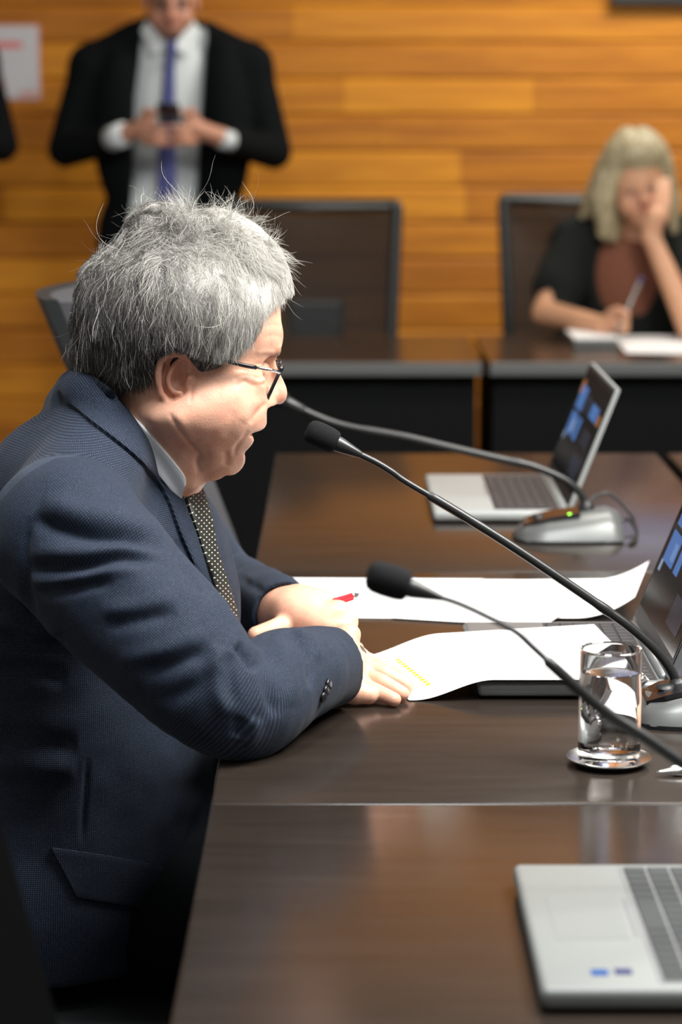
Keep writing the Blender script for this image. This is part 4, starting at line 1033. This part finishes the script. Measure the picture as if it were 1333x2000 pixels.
    cd = bpy.data.hair_curves.new('hair_strands'); cd.add_curves([K]*NS); org = np.array(WL['hair'])
    cd.attributes['position'].data.foreach_set('vector', (pts-org).astype(np.float32).ravel())
    r = cd.attributes.get('radius') or cd.attributes.new('radius', 'FLOAT', 'POINT')
    rad = np.tile(np.array([1, 1, 1, 1, 1, .95, .9, .85, .8, .7, .5, .2]), NS)*np.repeat(.00010+.00006*RNG.random(NS), K)
    r.data.foreach_set('value', rad.astype(np.float32))
    ca = cd.attributes.new('hcol', 'FLOAT_COLOR', 'CURVE'); ca.data.foreach_set('color', hc.astype(np.float32).ravel())
    cd.materials.append(M['strand']); o = bpy.data.objects.new('hair_strands', cd); COL.objects.link(o)
    WL['hair_strands'] = Vector(org); o.parent = haircap; o.location = (0, 0, 0); o['kind'] = 'stuff'; return o
strands()

# ---------------------------------------------------------------- glasses
def spectacles():
    t = tag(empty('eyeglasses', Hw(535, 745, 0)), 'thin dark rimmed glasses worn low on the speaker\'s nose', 'glasses')
    def rimpts(sgn, sc=1., n=40):
        out = []
        for k in range(n):
            a = 2*math.pi*k/n; c, s = math.cos(a), math.sin(a)
            u = math.copysign(abs(c)**.62, c)*sc; v = math.copysign(abs(s)**.62, s)*sc
            w = -52+44*u; px = 537+15*v; py = 744-33*v                 # lens plane tips back at the bottom
            L = Hl(px, py, 0); L = L.copy(); L[1] = w*S1; L[0] -= .0045*(.5-.5*u)**2*(1 if True else 0)
            if sgn < 0: L[1] = -L[1]
            out.append(tow(L))
        return out
    for sgn in (1, -1):
        rp = rimpts(sgn); g = G(); V = []
        for r_, off in ((1.0, 0), ):
            g.tube(rp+[rp[0], rp[1]], .0021, 8, caps=False)
        fr_ = g.make('rim', 'phone', t, True)
        lp_ = rimpts(sgn, .97); c = np.mean(lp_, 0); V = [c]+lp_; Fs = [(0, i+1, (i+1) % 40+1) for i in range(40)]
        make('lens', V, Fs, 'lens', t)
        # end piece and temple arm over the ear
        e = Hl(549, 719, -98); k = [Hl(x, y, w) for x, y, w in ((548, 727, -104), (520, 721, -110), (500, 718, -118), (470, 712, -134), (430, 701, -154), (395, 691, -162), (372, 687, -160), (352, 690, -146), (335, 712, -126), (330, 735, -122))]
        if sgn < 0: e = e*np.array((1, -1, 1)); k = [q*np.array((1, -1, 1)) for q in k]
        c0 = tow(Hl(549, 716, -90)*np.array((1, sgn, 1)))
        G().tube([c0, tow(e), tow(k[0])], [.0030, .0036, .0024], 10).make('end_piece', 'phone', t, True)
        ta = G().tube([tow(q) for q in k[:3]], [.0017]*3, 10).make('temple_arm', 'chrome', t, True)
        G().tube(spline([tow(q) for q in k[2:]], 4), [.0025]*29, 10).make('temple_tip', 'phone', ta, True)
    b1 = tow(np.array((Hl(546, 722, 0)[0], -10*S1, Hl(546, 722, 0)[2]))); b2 = tow(np.array((Hl(546, 722, 0)[0], 10*S1, Hl(546, 722, 0)[2])))
    m_ = tow(Hl(551, 719, 0)); G().tube(spline([b1, m_, b2], 6), .0014, 8).make('bridge', 'chrome', t, True)
spectacles()

# ---------------------------------------------------------------- the red pen in the left hand
a = W(610, 1191, 2.792); b = W(703, 1160, 2.85); d = (b-a)/np.linalg.norm(b-a); Lp = np.linalg.norm(b-a)
t = tag(empty('ballpoint_pen', a), 'red pen with silver tip held in the speaker\'s folded hand', 'pen')
f = lambda s: a+d*Lp*s
G().tube([f(-.08), f(.82)], .0047, 16).make('barrel', 'red', t, True)
G().tube([f(.82), f(.85), f(.95), f(1.0)], [.0048, .0044, .0022, .0008], 16).make('tip', 'chrome', t, True)
lb = G(); e1 = Vector(np.cross(d, (0, 1, 0))).normalized(); e2 = Vector(d).cross(e1)
rg = []
for s in (.30, .66):
    rg.append([Vector(f(s))+(e1*math.cos(th)+e2*math.sin(th))*.0050 for th in [R_(-70+160*k/12)+R_(250) for k in range(13)]])
lb.loft(rg, closed=False).make('printed_label', 'white', t, True)

# his chair, mostly hidden behind and below him
chair('office chair the grey haired man sits on', (-.38, 2.76, 0), 90, .50, .60, 1.02, solid=True, group='chairs along the table', lean=14, seatz=.40, arms=False, pad='chairmat')
chair('empty grey upholstered office chair behind the grey haired man\'s head', (-.032, 3.80, 0), 85, .46, .56, 1.11, solid=True, group='chairs along the table', lean=22)
chair('black office chair in the bottom left corner, nearest the camera', (.035, 1.42, 0), 90, .48, .60, 1.00, solid=True, group='chairs along the table', lean=15.5, pad='blackcloth')

# ================================================================== THE STANDING PERSON WITH A PHONE
YS = 8.15; QS = W(331, 0, YS)[1]*CP/F; QS = (YS*CP+.0)/F      # metres per photo pixel at that distance
def Wd(px, py, dy=0): return W(px, py, YS+dy)
def standing():
    q = QS
    def e(px, py, dy, r, op='u', k=.012, R=None): return ell(Wd(px, py, dy), r, R, op, k)
    hd = [e(334, -30, -.01, (.078, .098, .105), k=.02), e(335, 20, -.035, (.066, .075, .085), k=.02), e(335, 52, -.05, (.048, .055, .045), k=.02),
          e(335, 32, -.115, (.016, .026, .024), k=.010), e(335, 8, -.105, (.013, .02, .03), k=.01), e(336, 58, -.098, (.026, .012, .009), k=.006)]
    for sx in (-1, 1):
        hd += [e(335+sx*19, 4, -.085, (.028, .014, .009), k=.008), e(335+sx*20, 14, -.105, (.018, .018, .011), 's', .008), e(335+sx*20, 15, -.078, (.015, .014, .010), k=.004), e(335+sx*28, 36, -.062, (.026, .030, .030), k=.015), e(335+sx*49, 5, .01, (.010, .022, .034), k=.006)]
    nk = [chain([Wd(334, 20, .02), Wd(333, 110, .04)], [.058, .066], 'u', .02)]
    b = hd+nk+[e(325, 250, .045, (.145, .08, .27), k=.05), e(315, 470, .05, (.145, .085, .18), k=.04)]
    shL, shR = Wd(180, 130, .02), Wd(488, 128, .02)
    elL, elR = Wd(128, 292, -.02), Wd(535, 296, -.02)
    wrL, wrR = Wd(243, 262, -.28), Wd(432, 268, -.28)
    b += [chain([shL, elL, wrL], [.05, .04, .027], 'u', .02), chain([shR, elR, wrR], [.05, .04, .027], 'u', .02)]
    # hands around the phone: palms, four fingers and a thumb each
    for sx, w_, cx in ((-1, wrL, 288), (1, wrR, 380)):
        X = lambda dx, y, d: Wd(331+sx*dx, y, d)
        b.append(chain([w_, X(46, 250, -.33), X(38, 238, -.345)], [.029, .033, .022], 'u', .015))
        for i, (yk, yt, dt) in enumerate(((250, 246, -.395), (260, 260, -.39), (269, 272, -.385), (277, 283, -.378))):
            b.append(chain([X(48, yk, -.335), X(26, yk+2, -.375), X(6, yt, dt+.02)], [.013, .0105, .009], 'u', .005))
        b.append(chain([X(56, 240, -.325), X(44, 216, -.355), X(24, 222, -.375)], [.015, .0125, .0095], 'u', .008))
    hipL, hipR = Wd(262, 520, .03), Wd(372, 520, .03)
    ftL, ftR = np.array((Wd(258, 0)[0], YS, .09)), np.array((Wd(388, 0)[0], YS, .09))
    b += [chain([hipL, ftL], [.07, .04], 'u', .03), chain([hipR, ftR], [.07, .04], 'u', .03)]
    V, Fq = sdf_mesh(b, .006, (-1.15, 7.6, .04), (.1, 8.45, 1.85)); V = smoothv(V, Fq, 1, .4)
    P = lambda px, py, d, r: blob(V, Wd(px, py, d), r)
    dk = .75*np.clip(P(315, 5, -.09, .034)*2, 0, 1)+.75*np.clip(P(355, 5, -.09, .034)*2, 0, 1)+.55*np.clip(P(335, 62, -.06, .075)*1.5, 0, 1)*(V[:, 2] < Wd(335, 46, -.05)[2])
    rd = .6*P(335, 40, -.12, .05)+.5*P(336, 58, -.10, .03)+.4*P(335, 35, -.06, .09)
    for s in (-1, 1): dk += .35*np.clip(P(335+s*20, 15, -.085, .016)*2, 0, 1)
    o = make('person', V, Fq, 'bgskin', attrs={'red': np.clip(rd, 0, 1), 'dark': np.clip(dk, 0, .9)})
    tag(o, 'standing person in black suit and blue tie looking down at a phone', 'person', 'people in the room')
    V, Fq = sdf_mesh([e(334, -50, .0, (.086, .105, .095), k=.02), e(334, -25, .03, (.085, .085, .09), k=.02), half(Wd(334, -30, -.06), (0, -.8, -.6), 'i', .01)], .006, (-.8, 7.9, 1.4), (-.4, 8.4, 1.95))
    make('hair', V, Fq, 'darkhair', o)
    # shirt and open jacket
    tor = [e(328, 215, .03, (.185, .125, .33), k=.05), e(320, 470, .03, (.225, .135, .26), k=.06), chain([shL, Wd(262, 70, .03), Wd(403, 70, .03), shR], [.075, .05, .05, .075], 'u', .03)]
    V, Fq = sdf_mesh([P_(lambda P: field(tor, P)+.022, 'u', .01), chain([Wd(334, 58, .03), Wd(333, 100, .03)], [.071, .080], 'u', .012), half(Wd(334, 44, -.06), (.0, -.35, .94), 'i', .004)], .006, (-1.1, 7.8, .9), (.05, 8.5, 1.8)); make('shirt', V, Fq, 'bgshirt', o)
    for sx in (-1, 1):       # collar leaves
        a = [Wd(333+sx*4, 92, -.10), Wd(333+sx*33, 108, -.095), Wd(333+sx*58, 60, -.03), Wd(333+sx*46, 40, -.035)]
        g = G(); g.add([p+np.array((0, d, 0)) for d in (-.004, .02) for p in a], [(0, 1, 2, 3), (7, 6, 5, 4), (0, 4, 5, 1), (1, 5, 6, 2), (2, 6, 7, 3), (3, 7, 4, 0)]); autosmooth(g.make('collar_leaf', 'bgshirt', o))
    cut = [Wd(x, y)[[0, 2]] for x, y in [(296, 20), (282, 60), (266, 190), (262, 330), (258, 420), (250, 560), (392, 560), (378, 420), (388, 330), (398, 200), (404, 60), (385, 20)]]
    wedge = P_(lambda P: np.maximum(poly2(P[..., 0], P[..., 2], cut), P[..., 1]-(YS+.01)), 's', .006)
    slv = [chain([shL, elL, Wd(232, 270, -.24)], [.072, .060, .046], 'u', .03), chain([shR, elR, Wd(450, 276, -.24)], [.072, .060, .046], 'u', .03)]
    inner = P_(lambda P: field(tor, P)+.016, 's', .004)
    V, Fq = sdf_mesh(tor+[inner, wedge]+[e(240, 250, -.02, (.10, .11, .28), k=.03), e(440, 250, -.02, (.09, .11, .28), k=.03), wedge]+slv+[chain([Wd(238, 268, -.26), Wd(262, 262, -.36)], .036, 's', .004), chain([Wd(442, 274, -.26), Wd(418, 268, -.36)], .036, 's', .004)], .007, (-1.3, 7.6, .85), (.25, 8.5, 1.8))
    V = smoothv(V, Fq, 2, .5); make('jacket', V, Fq, 'bgsuit', o)
    for px, py, pw in ((228, 268, wrL), (428, 302, None)):
        pass
    a = np.array(Wd(226, 268, -.27)); b_ = np.array(Wd(243, 262, -.30)); G().tube([a-(b_-a)*.5, b_], [.040, .040], 20).make('shirt_cuff', 'bgshirt', o, True)
    a = np.array(Wd(452, 276, -.26)); b_ = np.array(Wd(430, 270, -.29)); G().tube([a, b_], [.033, .031], 16).make('shirt_cuff', 'bgshirt', o, True)
    # tie with knot, hanging over the shirt
    g = G(); R1 = []
    for y, x, w, d in ((80, 334, .020, -.105), (92, 334, .018, -.112), (100, 334, .013, -.108), (150, 330, .020, -.125), (240, 327, .026, -.128), (330, 326, .031, -.128), (400, 325, .034, -.132), (430, 325, .036, -.134), (450, 325, .004, -.134)):
        c = np.array(Wd(x, y, d)); R1.append([c+np.array((-w, .006, 0)), c+np.array((0, -.006, 0)), c+np.array((w, .006, 0)), c+np.array((0, .012, 0))])
    autosmooth(g.loft(R1).make('necktie', 'bgtie', o), 60)
    V, Fq = sdf_mesh([chain([hipL, ftL], [.098, .072], 'u', .03), chain([hipR, ftR], [.098, .072], 'u', .03), e(315, 530, .03, (.17, .125, .12), k=.04)], .012, (-1.1, 7.8, .03), (0, 8.4, 1.1)); make('trousers', V, Fq, 'bgsuit', o)
    for f in (ftL, ftR):
        V, Fq = sdf_mesh([chain([f+np.array((0, .04, -.045)), f+np.array((0, -.16, -.055))], [.045, .037]), half((0, 0, .002), (0, 0, -1))], .008, f-np.array((.1, .3, .12)), f+np.array((.1, .15, .1))); make('shoe', V, Fq, 'black', o)
    return o
stand = standing()
c = Wd(331, 225, -.385)
t = tag(empty('mobile_phone', c), 'black mobile phone held in both hands by the standing person', 'phone')
Rp = Matrix.Rotation(R_(66), 3, 'X')
ph = G().box(c+np.array((-.036, -.004, -.060)), c+np.array((.036, .004, .085)), .0035, R=Rp, at=c).make('phone_body', 'phone', t); autosmooth(ph)
G().box(c+np.array((-.033, .0035, -.057)), c+np.array((.033, .0045, .082)), R=Rp, at=c).make('display', 'screen', t)
# another dark suited person stands to the left; only an elbow reaches into the frame
o2 = copy_tree(stand); o2.location = stand.location+Vector((-.912, .02, .022))
tag(o2, 'person in dark suit cut off by the left frame edge, only an elbow showing', 'person', 'people in the room')

# ================================================================== THE WRITING WOMAN
YW = 7.05
def Ww(px, py, dy=0): return W(px, py, YW+dy)
def woman():
    def e(px, py, dy, r, op='u', k=.012, R=None): return ell(Ww(px, py, dy), r, R, op, k)
    tilt = roty(R_(-12))
    hd = [e(1244, 335, -.02, (.076, .094, .092), k=.02), e(1250, 385, -.05, (.064, .070, .078), k=.02, R=tilt), e(1260, 424, -.065, (.036, .045, .036), k=.02),
          e(1259, 392, -.128, (.013, .020, .018), k=.009), e(1255, 374, -.118, (.010, .016, .026), k=.009), e(1262, 417, -.108, (.020, .010, .007), k=.005)]
    for sx in (-1, 1):
        hd += [e(1253+sx*20, 368-sx*3, -.098, (.024, .012, .007), k=.008), e(1253+sx*20, 378-sx*3, -.118, (.017, .018, .011), 's', .008), e(1253+sx*20, 380-sx*3, -.094, (.015, .014, .010), k=.004), e(1255+sx*28, 398-sx*3, -.08, (.026, .030, .028), k=.015)]
    b = hd+[chain([Ww(1245, 410, .03), Ww(1236, 480, .08)], [.046, .056], 'u', .02), e(1225, 550, .10, (.13, .085, .17), k=.04), e(1225, 660, .12, (.14, .10, .14), k=.05)]
    shA, elA, wrA = Ww(1128, 470, .08), Ww(1066, 612, -.06), Ww(1180, 636, -.30)
    shB, elB, wrB = Ww(1350, 470, .08), Ww(1350, 640, -.22), Ww(1272, 462, -.13)
    b += [chain([shA, elA, wrA], [.052, .040, .026], 'u', .015), chain([shB, elB, wrB], [.052, .038, .026], 'u', .015)]
    # writing hand: fist with curled fingers; other hand cupping the cheek
    b.append(chain([wrA, Ww(1205, 628, -.335)], [.027, .030], 'u', .012))
    for i in range(4):
        b.append(chain([Ww(1205, 606+i*11, -.345), Ww(1224, 612+i*10, -.372), Ww(1220, 628+i*6, -.392), Ww(1208, 632+i*5, -.385)], [.0115, .0105, .0098, .0088], 'u', .004))
    b.append(chain([Ww(1192, 612, -.345), Ww(1208, 606, -.372), Ww(1226, 614, -.392)], [.013, .0115, .0095], 'u', .006))
    b.append(chain([wrB, Ww(1280, 425, -.13)], [.027, .032], 'u', .012))
    for i in range(4):
        b.append(chain([Ww(1272+i*9, 428, -.135), Ww(1278+i*9, 400, -.125), Ww(1282+i*8, 374, -.10), Ww(1284+i*7, 352, -.075)], [.0110, .0102, .0095, .0085], 'u', .004))
    b.append(chain([Ww(1262, 440, -.125), Ww(1258, 436, -.130), Ww(1254, 440, -.112)], [.013, .011, .0095], 'u', .006))
    hp = [Ww(1190, 760, .12), Ww(1275, 760, .12)]
    for h in hp: b.append(chain([h, h+np.array((0, -.42, .0)), h+np.array((0, -.42, -.42))], [.07, .05, .04], 'u', .03))
    V, Fq = sdf_mesh(b, .005, (.40, 6.35, .05), (1.18, 7.40, 1.36)); V = smoothv(V, Fq, 1, .4)
    P = lambda px, py, d, r: blob(V, Ww(px, py, d), r)
    rd = .7*P(1260, 395, -.12, .045)+.8*P(1262, 417, -.11, .026)+.5*P(1228, 400, -.08, .05)+.3*P(1215, 620, -.36, .06)
    dk = sum(.5*np.clip(P(1253+s*20, 379-s*3, -.10, .017)*2, 0, 1)+.45*np.clip(P(1253+s*20, 366-s*3, -.105, .018)*2, 0, 1) for s in (-1, 1))
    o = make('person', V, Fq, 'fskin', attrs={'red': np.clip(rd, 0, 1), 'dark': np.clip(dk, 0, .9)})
    tag(o, 'seated blonde person in black writing, cheek resting on one hand', 'person', 'people in the room')
    # hair: crown, parted sides falling to the shoulders
    hr = [e(1240, 318, .01, (.092, .105, .095), k=.02), e(1243, 300, -.035, (.085, .10, .068), k=.02), e(1236, 350, .04, (.092, .085, .12), k=.03),
          chain([Ww(1222, 268, -.045), Ww(1200, 320, -.055), Ww(1180, 385, -.045), Ww(1182, 455, -.03)], [.026, .034, .040, .022], 'u', .025),
          chain([Ww(1195, 330, .0), Ww(1160, 400, .02), Ww(1136, 422, .03)], [.045, .038, .010], 'u', .03), chain([Ww(1190, 390, .02), Ww(1196, 468, .0)], [.05, .018], 'u', .03),
          chain([Ww(1262, 268, -.035), Ww(1298, 320, -.03), Ww(1310, 390, .0), Ww(1318, 448, .0)], [.026, .026, .028, .014], 'u', .025),
          e(1255, 402, -.115, (.056, .07, .068), 's', .012)]
    V, Fq = sdf_mesh(hr, .005, (.55, 6.80, 1.0), (1.15, 7.30, 1.40)); N_ = vnormals(V, Fq)
    V = V+N_*(np.array([noise.noise((v[0]*70, v[1]*70, v[2]*14)) for v in V])*.005)[:, None]; make('hair', V, Fq, 'blond', o)
    V, Fq = sdf_mesh([e(1226, 540, .09, (.142, .10, .17), k=.04), e(1226, 655, .12, (.15, .11, .14), k=.05), half(Ww(1240, 462, -.0), (.1, -.6, .8), 'i', .01)], .007, (.45, 6.8, .5), (1.2, 7.5, 1.25)); make('top', V, Fq, 'brown', o)
    tor = [e(1226, 545, .10, (.165, .115, .19), k=.04), e(1226, 665, .12, (.165, .12, .14), k=.05), chain([shA, Ww(1185, 445, .09), Ww(1290, 445, .09), shB], [.062, .045, .045, .062], 'u', .03)]
    cut = [Ww(x, y)[[0, 2]] for x, y in [(1205, 400), (1172, 480), (1164, 540), (1178, 590), (1210, 620), (1262, 610), (1290, 560), (1288, 470), (1275, 400)]]
    wedge = P_(lambda P: np.maximum(poly2(P[..., 0], P[..., 2], cut), P[..., 1]-(YW+.10)), 's', .008)
    slv = [chain([shA, Ww(1092, 560, .0), Ww(1085, 596, -.03)], [.074, .078, .062], 'u', .03), chain([shB, Ww(1358, 550, -.06), Ww(1362, 590, -.12)], [.074, .076, .064], 'u', .03)]
    V, Fq = sdf_mesh(tor+[wedge]+slv+[chain([shA, elA+(elA-shA)*.15], .045, 's', .004)], .007, (.40, 6.6, .5), (1.30, 7.5, 1.3)); V = smoothv(V, Fq, 2, .5)
    N_ = vnormals(V, Fq); V = V+N_*(np.array([noise.noise((v[0]*22, v[1]*22, v[2]*9)) for v in V])*.008)[:, None]; make('cardigan', V, Fq, 'shawl', o)
    V, Fq = sdf_mesh([chain([h, h+np.array((0, -.42, .0)), h+np.array((0, -.42, -.40))], [.09, .075, .06], 'u', .03) for h in hp], .012, (.4, 6.4, .05), (1.3, 7.4, .75)); make('trousers', V, Fq, 'bgsuit', o)
    return o
woman()
a = Ww(1213, 634, -.40); b = Ww(1246, 560, -.33); d = b-a
t = tag(empty('ballpoint_pen', a), 'dark pen in the writing hand of the blonde woman', 'pen')
G().tube([a-d*.25, a-d*.12, a+d*1.1], [.001, .005, .005], 12).make('barrel', 'lapgrey', t, True)
G().tube([a+d*1.1, a+d*1.25], [.0052, .004], 12).make('cap', 'bgtie', t, True)
